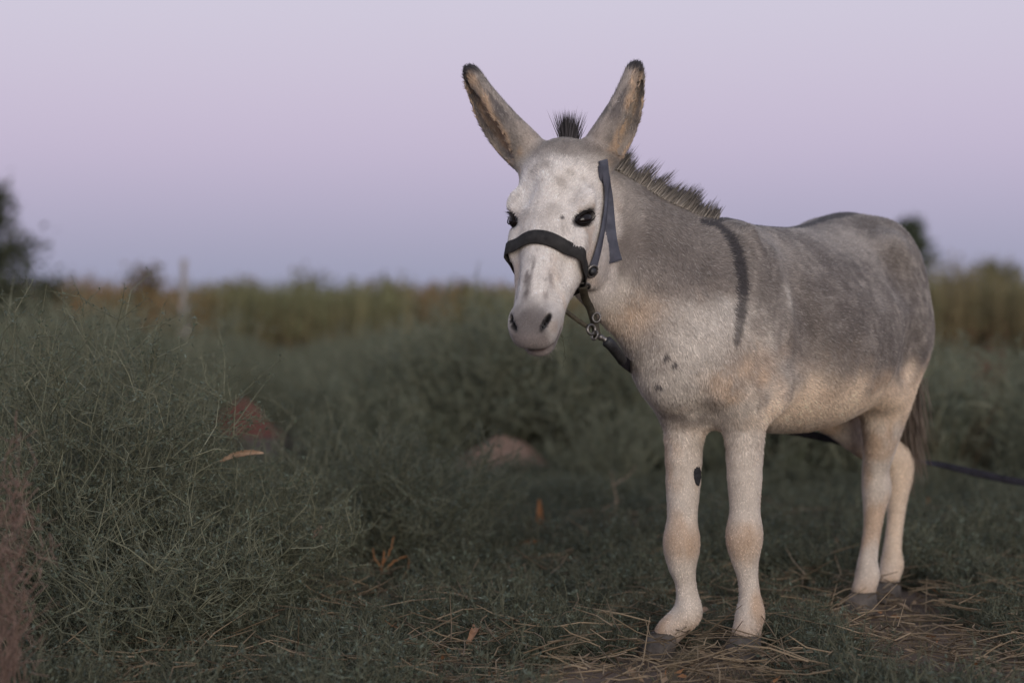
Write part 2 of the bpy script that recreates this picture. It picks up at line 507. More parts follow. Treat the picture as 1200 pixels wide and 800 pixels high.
def scatter_object(name, pts, rot, scl, sources, label, cat):
    """one object: instances of each source mesh on its own share of the points"""
    ng = bpy.data.node_groups.new(name + '_nodes', 'GeometryNodeTree')
    ng.interface.new_socket('Geometry', in_out='INPUT', socket_type='NodeSocketGeometry')
    ng.interface.new_socket('Geometry', in_out='OUTPUT', socket_type='NodeSocketGeometry')
    N, Lk = ng.nodes, ng.links
    gi, go, jn = N.new('NodeGroupInput'), N.new('NodeGroupOutput'), N.new('GeometryNodeJoinGeometry')
    def attr(nm, typ):
        a = N.new('GeometryNodeInputNamedAttribute'); a.data_type = typ; a.inputs['Name'].default_value = nm; return a
    aid, ar, asc = attr('kindid', 'INT'), attr('rotv', 'FLOAT_VECTOR'), attr('scl', 'FLOAT')
    for k, src in enumerate(sources):
        oi = N.new('GeometryNodeObjectInfo'); oi.inputs['Object'].default_value = src; oi.inputs['As Instance'].default_value = True
        ip = N.new('GeometryNodeInstanceOnPoints')
        cmpn = N.new('FunctionNodeCompare'); cmpn.data_type = 'INT'; cmpn.operation = 'EQUAL'
        Lk.new(aid.outputs[0], cmpn.inputs[2]); cmpn.inputs[3].default_value = k
        Lk.new(gi.outputs[0], ip.inputs['Points']); Lk.new(cmpn.outputs[0], ip.inputs['Selection'])
        Lk.new(oi.outputs['Geometry'], ip.inputs['Instance']); Lk.new(ar.outputs[0], ip.inputs['Rotation']); Lk.new(asc.outputs[0], ip.inputs['Scale'])
        Lk.new(ip.outputs[0], jn.inputs[0])
    Lk.new(jn.outputs[0], go.inputs[0])
    me = bpy.data.meshes.new(name); n = len(pts)
    me.vertices.add(n); me.vertices.foreach_set('co', np.asarray(pts, np.float32).ravel())
    a = me.attributes.new('rotv', 'FLOAT_VECTOR', 'POINT'); a.data.foreach_set('vector', np.asarray(rot, np.float32).ravel())
    a = me.attributes.new('scl', 'FLOAT', 'POINT'); a.data.foreach_set('value', np.asarray(scl[0], np.float32))
    a = me.attributes.new('kindid', 'INT', 'POINT'); a.data.foreach_set('value', np.asarray(scl[1], np.int32))
    o = bpy.data.objects.new(name, me); COL.objects.link(o)
    md = o.modifiers.new('scatter', 'NODES'); md.node_group = ng
    return tag(o, label, cat, kind='stuff')

def source(name, V, F, C, mat):          # a mesh used only through instances: not linked to the scene
    o = mesh_obj(name, V, F, mat, None, False, C); COL.objects.unlink(o); return o
def shrub_source(h, r, stems, side, spin, seed, thick, bright=1.0):
    (V, F, C), (V2, F2, C2) = shrub_mesh(h, r, stems, side, spin, seed, thick)
    C, C2 = C * bright, C2 * bright
    tri = np.concatenate([F[:, [0, 1, 2]], F[:, [0, 2, 3]]])
    return source('scrub_source', np.vstack([V, V2]), np.vstack([tri, F2 + len(V)]), np.vstack([C, C2]), MAT_LEAF)
src = [shrub_source(.72, .55, 60, 13, 4, 101, 1.5, 1.45), shrub_source(.58, .46, 50, 13, 4, 102, 1.5, 1.45), shrub_source(.36, .34, 36, 12, 4, 103, 1.4, 1.25)]
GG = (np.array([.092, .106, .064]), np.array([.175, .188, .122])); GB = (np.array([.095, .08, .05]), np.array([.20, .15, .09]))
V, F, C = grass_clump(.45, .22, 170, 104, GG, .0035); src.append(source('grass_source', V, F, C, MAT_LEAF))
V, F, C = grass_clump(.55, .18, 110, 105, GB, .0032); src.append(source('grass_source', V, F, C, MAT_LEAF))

pts, rot, scl, kid = [], [], [], []
r2 = np.random.default_rng(21)
n = 5200
Yv = 6.6 + 27 * r2.random(n) ** 1.25
Xv = (r2.random(n) - .5) * (.62 * Yv + 2.5)
for x, y in zip(Xv, Yv):
    pxx = 600 + F_PX * x / y
    if y < 7.6 and x > 0.0: continue
    if y < 9.0 and x > .15 and r2.random() < .75: continue
    dens = float(fbm(np.array([x, y * .6, 0.]), .8, 2, 61))
    if dens < .48 and r2.random() < .86: continue
    # keep the two soil heaps in view
    low = (abs(pxx - 285) < 34 + 1000 / y and y < M1[1] + .3) or (abs(pxx - 592) < 42 + 700 / y and y < M2[1] + .3) or any(abs(pxx - e_[0]) < e_[1] + 250 / y and y < e_[2] for e_ in EXC)
    if low and (abs(pxx - 285) < 30 or abs(pxx - 592) < 40) and r2.random() < .6: continue
    right = pxx > 760
    t = r2.random()
    k = (3 if t < .40 else 4 if t < .47 else 2 if t < .75 else 1) if right else (0 if t < .38 else 1 if t < .68 else 2 if t < .88 else 3 if t < .97 else 4)
    s = r2.uniform(.70, 1.25) * (.25 + 1.4 * dens)
    if y < 9: s *= .62
    if right: s *= .9
    s *= float(np.interp(y, (9, 13, 22), (1.0, .84, .60)))
    if low: k, s = 2, r2.uniform(.25, .42)
    pts.append((x, y, float(gh(x, y)))); rot.append((0, 0, r2.uniform(0, 6.28))); scl.append(s); kid.append(k)
scatter_object('scrub', pts, rot, (scl, kid), src, 'grey-green thorny scrub and grass covering the whole field', 'scrub')

# low sprigs and short grass round the donkey
sp_src = [shrub_source(.085, .10, 9, 7, 4, 111, .95), shrub_source(.065, .09, 8, 7, 4, 112, .9), shrub_source(.16, .13, 12, 9, 4, 113, 1.0)]
gs = []
for k in range(3):
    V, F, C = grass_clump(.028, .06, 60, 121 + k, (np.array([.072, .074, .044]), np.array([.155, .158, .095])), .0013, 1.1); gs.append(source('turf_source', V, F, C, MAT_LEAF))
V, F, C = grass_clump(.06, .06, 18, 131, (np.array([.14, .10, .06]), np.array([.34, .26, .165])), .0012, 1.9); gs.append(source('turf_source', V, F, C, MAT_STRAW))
pts, rot, scl, kid = [], [], [], []
n = 13000
Yv = 3.9 + 6.0 * r2.random(n) ** 1.2; Xv = (r2.random(n) - .5) * (.60 * Yv + .5)
for x, y in zip(Xv, Yv):
    d = float(fbm(np.array([x, y, 0.]), 1.6, 3, 71))
    pxx = 600 + F_PX * x / y; bare = y < 5.5
    if d < (.54 if bare else .40) and r2.random() < (.8 if not bare else .9): continue
    if bare and r2.random() < .20: continue
    if any(abs(pxx - e_[0]) < e_[1] and e_[2] - .9 < y < e_[2] for e_ in EXC): continue
    if min((x - fx) ** 2 + (y - fy) ** 2 for fx, fy in ((.555, 4.68), (.385, 4.70), (.985, 5.40), (1.12, 5.62))) < .012: continue
    feet = any(abs(x - fx) < .13 and fy - .95 < y < fy + .1 for fx, fy in ((.555, 4.75), (.385, 4.76), (.985, 5.46), (1.12, 5.68)))
    t = r2.random() * (.70 if feet else 1)
    if y > 5.2 and not feet: t = t * .85 + .15 if r2.random() < .5 else t
    k = 3 + (0 if t < .13 else 1 if t < .23 else 2 if t < .33 else 3) if t < .70 else (0 if t < .84 else 1 if t < .96 else 2)
    pts.append((x, y, float(gh(x, y)))); rot.append((r2.normal(0, .15), r2.normal(0, .15), r2.uniform(0, 6.28))); scl.append(r2.uniform(.65, 1.25) * (1 if k != 2 or y > 5.6 else .6)); kid.append(k)
scatter_object('grass', pts, rot, (scl, kid), sp_src + gs, 'short dark grass and low sprigs underfoot', 'grass')

# fallen straw, thrown about
n = 8500
Yv = 4.2 + 3.6 * r2.random(n) ** 1.3; Xv = (r2.random(n) - .5) * (.58 * Yv + .3)
dn = fbm(np.stack([Xv, Yv, 0 * Xv], 1), 1.3, 3, 81); m = (dn > .60) | (r2.random(len(dn)) < .50); Xv, Yv = Xv[m], Yv[m]; n = len(Xv)
a = r2.uniform(0, 6.28, n); L = r2.uniform(.04, .20, n); z0 = gh(Xv, Yv) + r2.uniform(.02, .085, n)
A = np.stack([Xv, Yv, z0], 1); dirv = np.stack([np.cos(a), np.sin(a), r2.normal(0, .18, n)], 1)
Mi = A + dirv * (L * .5)[:, None]; B = Mi + (dirv + r2.normal(0, .22, (n, 3))) * (L * .5)[:, None]
c = mix(np.broadcast_to(np.array([.10, .072, .045]), (n, 3)), np.array([.38, .285, .18]), r2.random(n))
tag(mesh_obj('straw_litter', *stack([prisms(A, Mi, .0021, .0019, c), prisms(Mi, B, .0019, .0009, c)])[:2], MAT_STRAW, None, False, stack([prisms(A, Mi, .0021, .0019, c), prisms(Mi, B, .0019, .0009, c)])[2]), 'dry straw stalks strewn over the grass', 'straw', kind='stuff')

# dead leaves and flakes lying over the ground
n = 2600
Yv = 4.2 + 4.2 * r2.random(n) ** 1.2; Xv = (r2.random(n) - .5) * (.58 * Yv + .3)
P_ = np.stack([Xv, Yv, gh(Xv, Yv) + r2.uniform(.008, .04, n)], 1); a = r2.uniform(0, 6.28, n)
c = mix(np.broadcast_to(np.array([.12, .085, .06]), (n, 3)), np.array([.34, .24, .155]), r2.random(n) ** 1.3); c = np.where((r2.random(n) < .12)[:, None], np.array([.33, .16, .07]), c)
V, F, C = leaves(P_, np.stack([np.cos(a), np.sin(a), r2.normal(.1, .35, n)], 1), r2.uniform(.015, .05, n), r2.uniform(.003, .009, n), c)
tag(mesh_obj('leaf_litter', V, F, MAT_STRAW, None, False, C), 'small brown dead leaves scattered over the ground', 'leaf litter', kind='stuff')

# reed bank closing the field
def reeds():
    global rng
    keep = rng; rng = np.random.default_rng(31)
    n = 16000 if not DRAFT else 8000
    y = rng.uniform(31, 42, n); x = (rng.random(n) - .5) * y * .66
    pxx = 600 + F_PX * x / y
    top = np.interp(pxx, [-40, 60, 150, 260, 420, 520, 620, 800, 1040, 1120, 1200, 1260], [316, 330, 334, 336, 337, 338, 339, 332, 316, 312, 309, 309])
    zt = CAM_H + (HORIZON - top) / F_PX * y
    nn = fbm(np.stack([x, y * .3, 0 * x], 1), 1.1, 3, 91)
    h = zt * (.66 + .60 * nn + rng.uniform(-.08, .06, n))
    R = np.stack([x, y, np.full(n, -.03)], 1)
    col0 = mix(np.broadcast_to(np.array([.23, .13, .07]), (n, 3)), np.array([.16, .14, .075]), rng.random(n))
    hue = fbm(np.stack([x, y * .2, 0 * x], 1), .8, 2, 95)
    col1 = mix(np.broadcast_to(np.array([.26, .175, .085]), (n, 3)), np.array([.20, .20, .10]), sstep(.42, .68, hue))
    dim = np.interp(pxx, [950, 1050], [1.0, .85])[:, None]; col0 = col0 * dim
    col1 = mix(col1, np.array([.17, .18, .095]), np.interp(pxx, [950, 1050], [0, .75]) * rng.uniform(.5, 1, n))
    h = h * np.where(pxx > 950, rng.uniform(.72, 1.06, n), 1)
    D = np.array([0, 0, 1.0])[None] + rng.normal(0, .10, (n, 3))
    V, F, C = locks_(R, D, h, .017, np.zeros(3), col0, col1, .05, 3)
    # sprays of leaf towards the tops
    m = n * 3; ri = rng.integers(0, n, m); u = rng.uniform(.25, .97, m)
    P = R[ri] + unit(D)[ri] * (h[ri] * u)[:, None]
    V2, F2, C2 = leaves(P, rng.normal(0, .7, (m, 3)) + np.array([0, 0, .7]), rng.uniform(.12, .30, m), rng.uniform(.010, .020, m), col1[ri] * rng.uniform(.6, 1.3, m)[:, None])
    rng = keep
    tag(mesh_obj('reed_bank', np.vstack([V, V2]), [F[0], np.vstack([F[1], F2 + len(V)])], MAT_LEAF, None, False, np.vstack([C, C2])), 'blurred band of rusty green reeds along the far edge of the field', 'reeds', kind='stuff')
reeds()

# trees and tall bushes beyond
def tree(name, x, y, h, r, seed, label, cat, cols, nleaf, shape, trunk=.25, leaf=.10, lean=0):
    global rng
    keep = rng; rng = np.random.default_rng(seed)
    o = empty(name, (x, y, 0))
    A, B, ra, rb = [], [], [], []
    P = np.array([0, 0, -.1]); nseg = 7
    spine = [P]
    for k in range(nseg):
        P = P + np.array([rng.normal(lean, .04) * h / nseg, rng.normal(0, .04) * h / nseg, h * .93 / nseg]); spine.append(P)
        A.append(spine[-2]); B.append(P); ra.append(h * .016 * (1 - k / nseg * .8)); rb.append(h * .016 * (1 - (k + 1) / nseg * .8))
    limb = []
    for k in range(int(26 + h * 6)):
        u = rng.uniform(trunk * .3, .98); f = u * nseg; i = min(int(f), nseg - 1)
        S = spine[i] * (1 - (f - i)) + spine[i + 1] * (f - i)
        a = rng.uniform(0, 2 * math.pi); ln = r * shape(u) * rng.uniform(.55, 1.15)
        E = S + np.array([math.cos(a) * ln, math.sin(a) * ln, rng.uniform(.25, .8) * ln])
        A.append(S); B.append(E); ra.append(h * .0055); rb.append(h * .0015); limb.append((S, E))
    c = np.broadcast_to(np.array([.075, .058, .042]), (len(A), 3))
    V, F, C = prisms(A, B, np.array(ra), np.array(rb), c); mesh_obj('trunk', V, F, MAT_STEM, o, False, C)
    S = np.array([l[0] for l in limb]); E = np.array([l[1] for l in limb])
    li = rng.integers(0, len(limb), nleaf); u = rng.uniform(.25, 1.08, nleaf)[:, None]
    spread = r * .16
    Pp = S[li] + (E - S)[li] * u + rng.normal(0, spread, (nleaf, 3))
    cl = mix(np.broadcast_to(cols[0], (nleaf, 3)), cols[1], rng.random(nleaf)) * rng.uniform(.6, 1.3, nleaf)[:, None]
    V, F, C = leaves(Pp, (E - S)[li] + rng.normal(0, .5 * r, (nleaf, 3)), rng.uniform(.5, 1.2, nleaf) * leaf, rng.uniform(.2, .34, nleaf) * leaf, cl)
    mesh_obj('crown', V, F, MAT_LEAF, o, False, C)
    rng = keep
    return tag(o, label, cat)
DK = (np.array([.045, .052, .034]), np.array([.095, .102, .062])); OL = (np.array([.12, .115, .06]), np.array([.20, .18, .095])); RU = (np.array([.18, .12, .07]), np.array([.17, .15, .085])); GY = (np.array([.070, .085, .055]), np.array([.125, .145, .095]))
cone = lambda u: (1.05 - u) * 1.1
oval = lambda u: math.sin(math.pi * min(max((u - .05) / .97, 0), 1)) ** .6
flat = lambda u: .95 - .35 * u
w = px(-27, 400, 30); tree('dark_tree', w[0], 30, 3.0, .80, 41, 'dark feathery tree cut off by the left edge', 'tree', DK, 5200, oval, .1, .13)
w = px(1064, 400, 60); tree('columnar_tree', w[0], 60, 4.0, .78, 42, 'lone dark tree showing just right of the rump', 'tree', GY, 5200, oval, .1, .2)
BG = 'tall bushes in the far reed bank'
for q, (bx, top, Y, r_, sd_, lab, cl) in enumerate([
        (40, 316, 29, .70, 51, 'broad dark bush at the foot of the left-edge tree', DK), (168, 306, 33, .45, 52, 'tall thin bush just left of the pale post', RU), (345, 320, 35, .85, 53, 'tallest bush on the far bank between post and donkey', OL),
        (285, 330, 36, .6, 54, 'small bush on the far bank, right next to the post', RU), (460, 334, 35, .8, 55, 'low broad bush on the far bank halfway from post to donkey', OL), (556, 336, 34, .6, 56, 'dark bush on the far bank just left of the muzzle', OL),
        (1165, 298, 36, .5, 57, 'olive bush on the far bank near the right edge', OL)]):
    w = px(bx, top, Y); tree('far_bush', w[0], Y, w[2], r_, sd_, lab, 'bush', cl, 1100, flat, .05, .13)['group'] = BG

# pale post
def post():
    w0, w1 = px(214, 425, 24), px(217, 304, 24)
    n = 12; V, rows = [], 16
    for k in range(rows + 1):
        u = k / rows; z = -.05 + (w1[2] + .05) * u
        r_ = .052 - .014 * sstep(.60, .70, np.array(u)) + .005 * math.sin(k * 2.1)
        cx = w0[0] + (w1[0] - w0[0]) * u + .012 * math.sin(u * 5)
        for j in range(n):
            a = 2 * math.pi * j / n; rr = r_ * (1 + .06 * math.sin(3 * a + k * .3)); V.append((cx + rr * math.cos(a), 24 + rr * math.sin(a), z))
    F = [[k*n+j, k*n+(j+1) % n, (k+1)*n+(j+1) % n, (k+1)*n+j] for k in range(rows) for j in range(n)]
    V.append((w1[0], 24, w1[2] + .012)); T = [[rows*n+j, rows*n+(j+1) % n, len(V)-1] for j in range(n)]
    tag(mesh_obj('wooden_post', V, [np.array(F), np.array(T)], noise_mat('weathered_wood', (.22, .19, .175), (.33, .30, .275), 6, .85, .5, 30)), 'pale weathered wooden post standing in the field', 'post')
post()

# ------------------------------------------------------------------ the donkey
DO = np.array([0.719, 5.127, 0.0]); D_YAW = math.radians(240)
DU = np.array([math.cos(D_YAW), math.sin(D_YAW), 0]); DL = np.array([-math.sin(D_YAW), math.cos(D_YAW), 0])
D_ROT = np.stack([DU, DL, [0, 0, 1]])                    # rows: donkey axes (forward, left, up) in the place
def to_local(p): return (np.asarray(p, float) - DO) @ D_ROT.T
def to_world(p): return np.asarray(p, float) @ D_ROT + DO
def dir_local(v): return np.asarray(v, float) @ D_ROT.T

# head frame (donkey space): HP poll, HA down the nose, HS to the head's left, HN out of the forehead
g_ = unit([-0.36, -0.93, 0]); HA = dir_local(unit([g_[0] * 0.43, g_[1] * 0.43, -0.90])); HS = dir_local(unit([-g_[1], g_[0], 0]))
HN = np.cross(HA, HS); HP = to_local([0.118, 4.55, 1.203])
def hd(s, q, t): return HP + s * HS + q * HN + t * HA
HR = np.stack([HS, HN, HA], 1)

def build_body():
    fld = Field((-0.95, -0.52, -0.01), (1.05, 0.40, 1.50), 0.0065)
    # barrel: x, top, bottom, half width
    st = np.array([(-.735, .93, .83, .04), (-.70, 1.02, .74, .10), (-.62, 1.105, .66, .165), (-.52, 1.135, .60, .205), (-.40, 1.125, .565, .232),
                   (-.25, 1.098, .54, .248), (-.10, 1.078, .525, .25), (.05, 1.072, .53, .238), (.18, 1.072, .545, .205), (.30, 1.072, .56, .162),
                   (.40, 1.066, .58, .132), (.48, 1.035, .62, .118), (.55, .96, .68, .09), (.58, .90, .74, .05)])
    xs = st[:, 0]
    xf = np.linspace(xs[0], xs[-1], 200)
    def cs(v):   # smooth interpolation
        Q = catmull(np.stack([xs, v], 1), 12); return np.interp(xf, Q[:, 0], Q[:, 1])
    top, bot, hw = cs(st[:, 1]), cs(st[:, 2]), cs(st[:, 3])
    def barrel(P):
        x = P[..., 0]
        T, B, W = np.interp(x, xf, top), np.interp(x, xf, bot), np.interp(x, xf, hw)
        zc, h = (T + B) / 2, (T - B) / 2
        zn = np.clip((P[..., 2] - zc) / h, -1.2, 1.2)
        W = W * (1 - 0.16 * zn - 0.10 * np.maximum(zn, 0) ** 2)
        a, b = P[..., 1] / W, (P[..., 2] - zc) / h
        k0 = np.sqrt(a * a + b * b); k1 = np.sqrt((a / W) ** 2 + (b / h) ** 2) + 1e-6
        d = k0 * (k0 - 1) / k1
        over = np.maximum(np.maximum(xs[0] - x, x - xs[-1]), 0)
        return np.where(over > 0, np.sqrt(np.maximum(d, 0) ** 2 + over ** 2), d).astype(np.float32)
    fld.add(barrel, 0.01, (-.75, -.28, .45), (.60, .28, 1.18), pad=0.06)
    Y = (0, 1, 0)
    # neck, bending to the donkey's right
    nk = [(.36, .0, .855, .12, .20), (.48, -.04, .875, .112, .198), (.585, -.113, .955, .094, .188), (.662, -.186, 1.035, .078, .166), (.732, -.240, 1.095, .068, .138), (.778, -.268, 1.14, .062, .100)]
    tube(fld, nk, (0.35, 0.94, 0), 0.07, n=4)
    # shoulders, breast
    for s in (1, -1):
        fld.add(d_ell((.41, s * .072, .80), (.11, .068, .20), unit_rot(-18)), 0.07, (.2, -.25, .55), (.6, .25, 1.05))
        fld.add(d_ell((.53, s * .05 - .01, .735), (.065, .065, .10)), 0.06, (.4, -.2, .6), (.65, .2, .9))
        fld.add(d_ell((-.52, s * .10, .88), (.175, .125, .235)), 0.06, (-.75, -.28, .6), (-.3, .28, 1.15))
        fld.add(d_ell((-.60, s * .10, .765), (.112, .092, .165)), 0.06, (-.75, -.28, .5), (-.4, .28, 1.0))
    fld.add(d_ell((.555, -.065, .765), (.105, .095, .15)), 0.06, (.4, -.22, .58), (.7, .1, .95))
    leg_k = lambda P: (.010 + .070 * sstep(.46, .60, P[..., 2])).astype(np.float32)
    leg_k2 = lambda P: (.010 + .055 * sstep(.44, .60, P[..., 2])).astype(np.float32)
    # fore legs: left then right (knee, cannon, fetlock, pastern)
    def foreleg(elb, knee, fet, cor):
        e, k_, f, c = map(np.array, (elb, knee, fet, cor))
        m = e * .5 + k_ * .5
        rows = [(*(e + (0, 0, .10)), .058, .082), (*e, .047, .062), (*m, .040, .046), (*(k_ + (0, 0, .065)), .0335, .036), (*(k_ + (.004, 0, 0.0)), .0425, .0445),
                (*(k_ - (0, 0, .055)), .030, .031), (*(k_ * .5 + f * .5), .0218, .0225), (*(f + (0, 0, .035)), .0245, .026), (*f, .0318, .034), (*(f * .45 + c * .55), .0285, .030), (*c, .031, .033)]
        tube(fld, [(*(k_ + (-.018, 0, -.03)), .013, .013), (*(k_ * .5 + f * .5 + (-.018, 0, 0)), .010, .0105), (*(f + (-.015, 0, .01)), .013, .013)], Y, 0.012, n=3)   # tendon
        fld.add(d_ell(k_ + (.024, 0, .004), (.012, .022, .026)), 0.02, k_ - .08, k_ + .08)
        tube(fld, rows, Y, leg_k, n=3)
        fld.add(d_ell(f + (-.022, 0, -.005), (.015, .019, .019)), 0.015, f - .08, f + .08)
    foreleg((.395, .062, .585), (.405, .068, .295), (.395, .078, .100), (.425, .078, .054))
    foreleg((.445, -.078, .585), (.470, -.072, .275), (.455, -.064, .102), (.490, -.103, .054))
    # hind legs
    def hindleg(hip, stf, hock, fet, cor, lat):
        h_, s_, k_, f, c = map(np.array, (hip, stf, hock, fet, cor))
        rows = [(*h_, .10, .15), (*(h_ * .45 + s_ * .55), .083, .122), (*(s_ + (-.03, 0, -.01)), .066, .100), (*(s_ * .74 + k_ * .26 + (-.014, 0, 0)), .058, .083), (*(s_ * .42 + k_ * .58 + (0.0, 0, 0)), .043, .057), (*(k_ + (.008, 0, .05)), .034, .044),
                (*k_, .037, .045), (*(k_ * .85 + f * .15), .031, .037), (*(k_ * .5 + f * .5), .0225, .025), (*(f + (0, 0, .04)), .024, .026), (*f, .030, .032), (*(f * .45 + c * .55), .026, .028), (*c, .030, .032)]
        tube(fld, [(*(k_ + (-.026, 0, -.02)), .011, .012), (*(k_ * .5 + f * .5 + (-.018, 0, 0)), .009, .010), (*(f + (-.014, 0, .01)), .012, .012)], lat, 0.012, n=3)
        tube(fld, rows, lat, leg_k2, n=3)
        fld.add(d_ell(k_ + (-.038, 0, .03), (.022, .020, .045)), 0.025, k_ - .12, k_ + .12)
        fld.add(d_ell(f + (-.022, 0, -.005), (.014, .018, .018)), 0.015, f - .08, f + .08)
    hindleg((-.53, .12, .80), (-.425, .14, .635), (-.495, .092, .345), (-.442, .084, .100), (-.41, .082, .055), Y)
    hindleg((-.57, -.11, .80), (-.50, -.09, .62), (-.735, .078, .365), (-.695, .07, .100), (-.66, .068, .055), (0.1, 1, 0))
    # tail dock
    tube(fld, [(-.66, .0, 1.04, .03, .03), (-.735, .015, .98, .03, .03), (-.775, .035, .86, .024, .024), (-.785, .055, .70, .018, .018), (-.78, .07, .55, .012, .012)], Y, 0.03)
    for s in (1, -1):
        fld.add(d_ell((.33, s * .115, .665), (.075, .035, .06), unit_rot(25)), 0.04, (.2, -.2, .55), (.45, .2, .8))     # elbow muscle
        fld.add(d_ell((-.40, s * .165, 1.02), (.05, .035, .04)), 0.07, (-.5, -.25, .9), (-.3, .25, 1.1))               # hip bone
        fld.add(d_ell((.47, s * .085, .93), (.03, .025, .14), unit_rot(-25)), 0.05, (.35, -.18, .75), (.6, .18, 1.1))  # shoulder blade
    # flank fold and belly seam
    fld.add(d_ell((-.37, .165, .645), (.085, .045, .06)), 0.05, (-.5, .05, .5), (-.2, .28, .8))
    # head
    hs = [(-.010, .066, .038, .062), (.008, .080, .050, .085), (.05, .094, .062, .108), (.11, .099, .066, .135), (.16, .097, .063, .150), (.22, .084, .057, .132), (.28, .072, .051, .098),
          (.34, .0585, .046, .070), (.385, .0535, .044, .060), (.42, .0505, .042, .046), (.445, .042, .032, .032)]
    rows = [(*hd(0, (f - b) / 2, t), w, (f + b) / 2) for t, w, f, b in hs]
    tube(fld, rows, HS, 0.016, n=4)
    H = lambda s, q, t, r, k=0.02, R=None: fld.add(d_ell(hd(s, q, t), r, HR if R is None else R), k, hd(s, q, t) - 0.14, hd(s, q, t) + 0.14)
    for s in (1, -1):
        H(s * .070, -.118, .190, (.040, .066, .082), 0.014)      # jowl
        H(s * .080, .028, .124, (.027, .026, .036), 0.025)      # brow
        H(s * .078, .008, .210, (.018, .020, .050), 0.025)      # cheek bone
        H(s * .036, .018, .426, (.019, .024, .034), 0.02)       # nostril wing
        H(s * .024, -.010, .445, (.024, .024, .028), 0.02)
        H(s * .060, -.03, .012, (.044, .048, .040), 0.035)      # ear root
    H(0, -.002, .454, (.037, .024, .024), 0.02)                 # upper lip
    H(0, -.045, .455, (.037, .022, .027), 0.008); H(0, -.058, .405, (.042, .025, .050), 0.03)                # chin
    H(0, .040, .30, (.024, .018, .11), 0.03)                    # bridge of the nose
    for s in (1, -1):      # hollow beside the bridge of the nose, temple
        c = hd(s * .066, .034, .325); fld.cut(d_ell(c, (.016, .022, .060), HR), 0.025, c - .1, c + .1)
        c = hd(s * .066, .066, .105); fld.cut(d_ell(c, (.030, .014, .040), HR), 0.03, c - .1, c + .1)
    # grooves: behind the shoulder, before the hip, between the breast muscles
    for s in (1, -1):
        f, l_, h_ = seg_dist((.30, s * .175, .98), (.235, s * .222, .63), .022, .020, .03, .03, (0, 1, 0)); fld.cut(f, 0.05, l_, h_)
        c = np.array((-.33, s * .262, .955)); fld.cut(d_ell(c, (.09, .06, .07)), 0.06, c - .2, c + .2)
        c = np.array((-.36, s * .285, .70)); fld.cut(d_ell(c, (.10, .06, .11)), 0.06, c - .2, c + .2)
    # ears
    for base, tip, op, bend in EARS():
        ax = tip - base; L = np.linalg.norm(ax); axn = ax / L
        op = unit(op - axn * (op @ axn)); lat = np.cross(axn, op)
        bn = unit(bend - axn * (bend @ axn))
        def at(t): return base + ax * t + bn * (0.022 * math.sin(math.pi * t))
        rows = [(*at(t), w, h) for t, w, h in ((-.08, .032, .034), (.06, .036, .038), (.2, .042, .038), (.36, .044, .036), (.55, .039, .030), (.74, .028, .022), (.89, .017, .014), (.985, .0085, .009))]
        tube(fld, rows, lat, 0.018, n=4, kin=0.02)
        cut = [(*(at(t) + op * o_), w, h) for t, o_, w, h in ((.16, .034, .008, .012), (.26, .028, .022, .024), (.40, .024, .031, .028), (.56, .020, .028, .024), (.74, .015, .020, .017), (.88, .011, .011, .011), (.95, .010, .005, .006))]
        Q = catmull(cut, 4)
        for i in range(len(Q) - 1):
            f, l_, h_ = seg_dist(Q[i, :3], Q[i+1, :3], Q[i, 3], Q[i+1, 3], Q[i, 4], Q[i+1, 4], lat)
            fld.cut(f, 0.004, l_, h_)
    # eye sockets, nostrils, mouth
    for s in (1, -1):
        c = EYE(s)
        fld.cut(d_ell(c + unit(c - hd(0, -.02, .16)) * .006, (.018, .0165, .027), EYE_R(s)), 0.012, c - .05, c + .05)
        c = NOSTRIL(s)
        fld.cut(d_ell(c, (.030, .0205, .0048), NOS_R(s)), 0.003, c - .05, c + .05)
        fld.cut(d_ell(c - HA * .009 + HS * s * .004, (.026, .009, .0062), NOS_R(s)), 0.003, c - .05, c + .05)
        for a_, b_ in ((hd(0, -.0215, .486), hd(s * .034, -.028, .468)), (hd(s * .034, -.028, .468), hd(s * .058, -.044, .415))):
            f, l_, h_ = seg_dist(a_, b_, .0042, .0036, .014, .012, HA)
            fld.cut(f, 0.006, l_, h_)
    V, F = fld.surface()
    return V, F

def unit_rot(deg):      # ellipsoid axes pitched about the donkey's left axis
    a = math.radians(deg); return np.array([[math.cos(a), 0, math.sin(a)], [0, 1, 0], [-math.sin(a), 0, math.cos(a)]])
def EARS():
    W = to_local; D = dir_local
    hl, hr = hd(.064, -.030, -.012), hd(-.064, -.030, -.012)
    return [(hl, W(px(745, 76, 4.56)), D([.86, -.50, .1]), D([.6, -.2, -.1])), (hr, W(px(550, 80, 4.62)), D([-.92, -.38, .1]), D([-.5, -.2, -.5]))]
def NOSTRIL(s): return hd(s * .0375, .031, .434)
def NOS_R(s):
    a_ = unit(HS * .5 * s + HN * .87); b_ = unit(HA * .9 - HS * s * .40); b_ = unit(b_ - a_ * (a_ @ b_)); return np.stack([a_, b_, np.cross(a_, b_)], 1)
def nos_dist(p): return np.min([np.sqrt(((((p - NOSTRIL(sg)) @ NOS_R(sg)) / np.array([.040, .0215, .0075])) ** 2).sum(1)) for sg in (1, -1)], axis=0)
def mouth_dist(p): return np.min([line_dist(p, a_, b_) for sg in (1, -1) for a_, b_ in ((hd(0, -.0215, .486), hd(sg * .034, -.028, .468)), (hd(sg * .034, -.028, .468), hd(sg * .058, -.044, .415)))], axis=0)
def EYE(s): return hd(s * .087, .020, .163)
def EYE_R(s):
    o_ = unit(HS * s * .80 + HN * .60); al = unit(HA * .85 + HN * .70 - HS * s * .75); al = unit(al - o_ * (al @ o_))
    return np.stack([o_, np.cross(o_, al), al], 1)          # out, across, along the lid

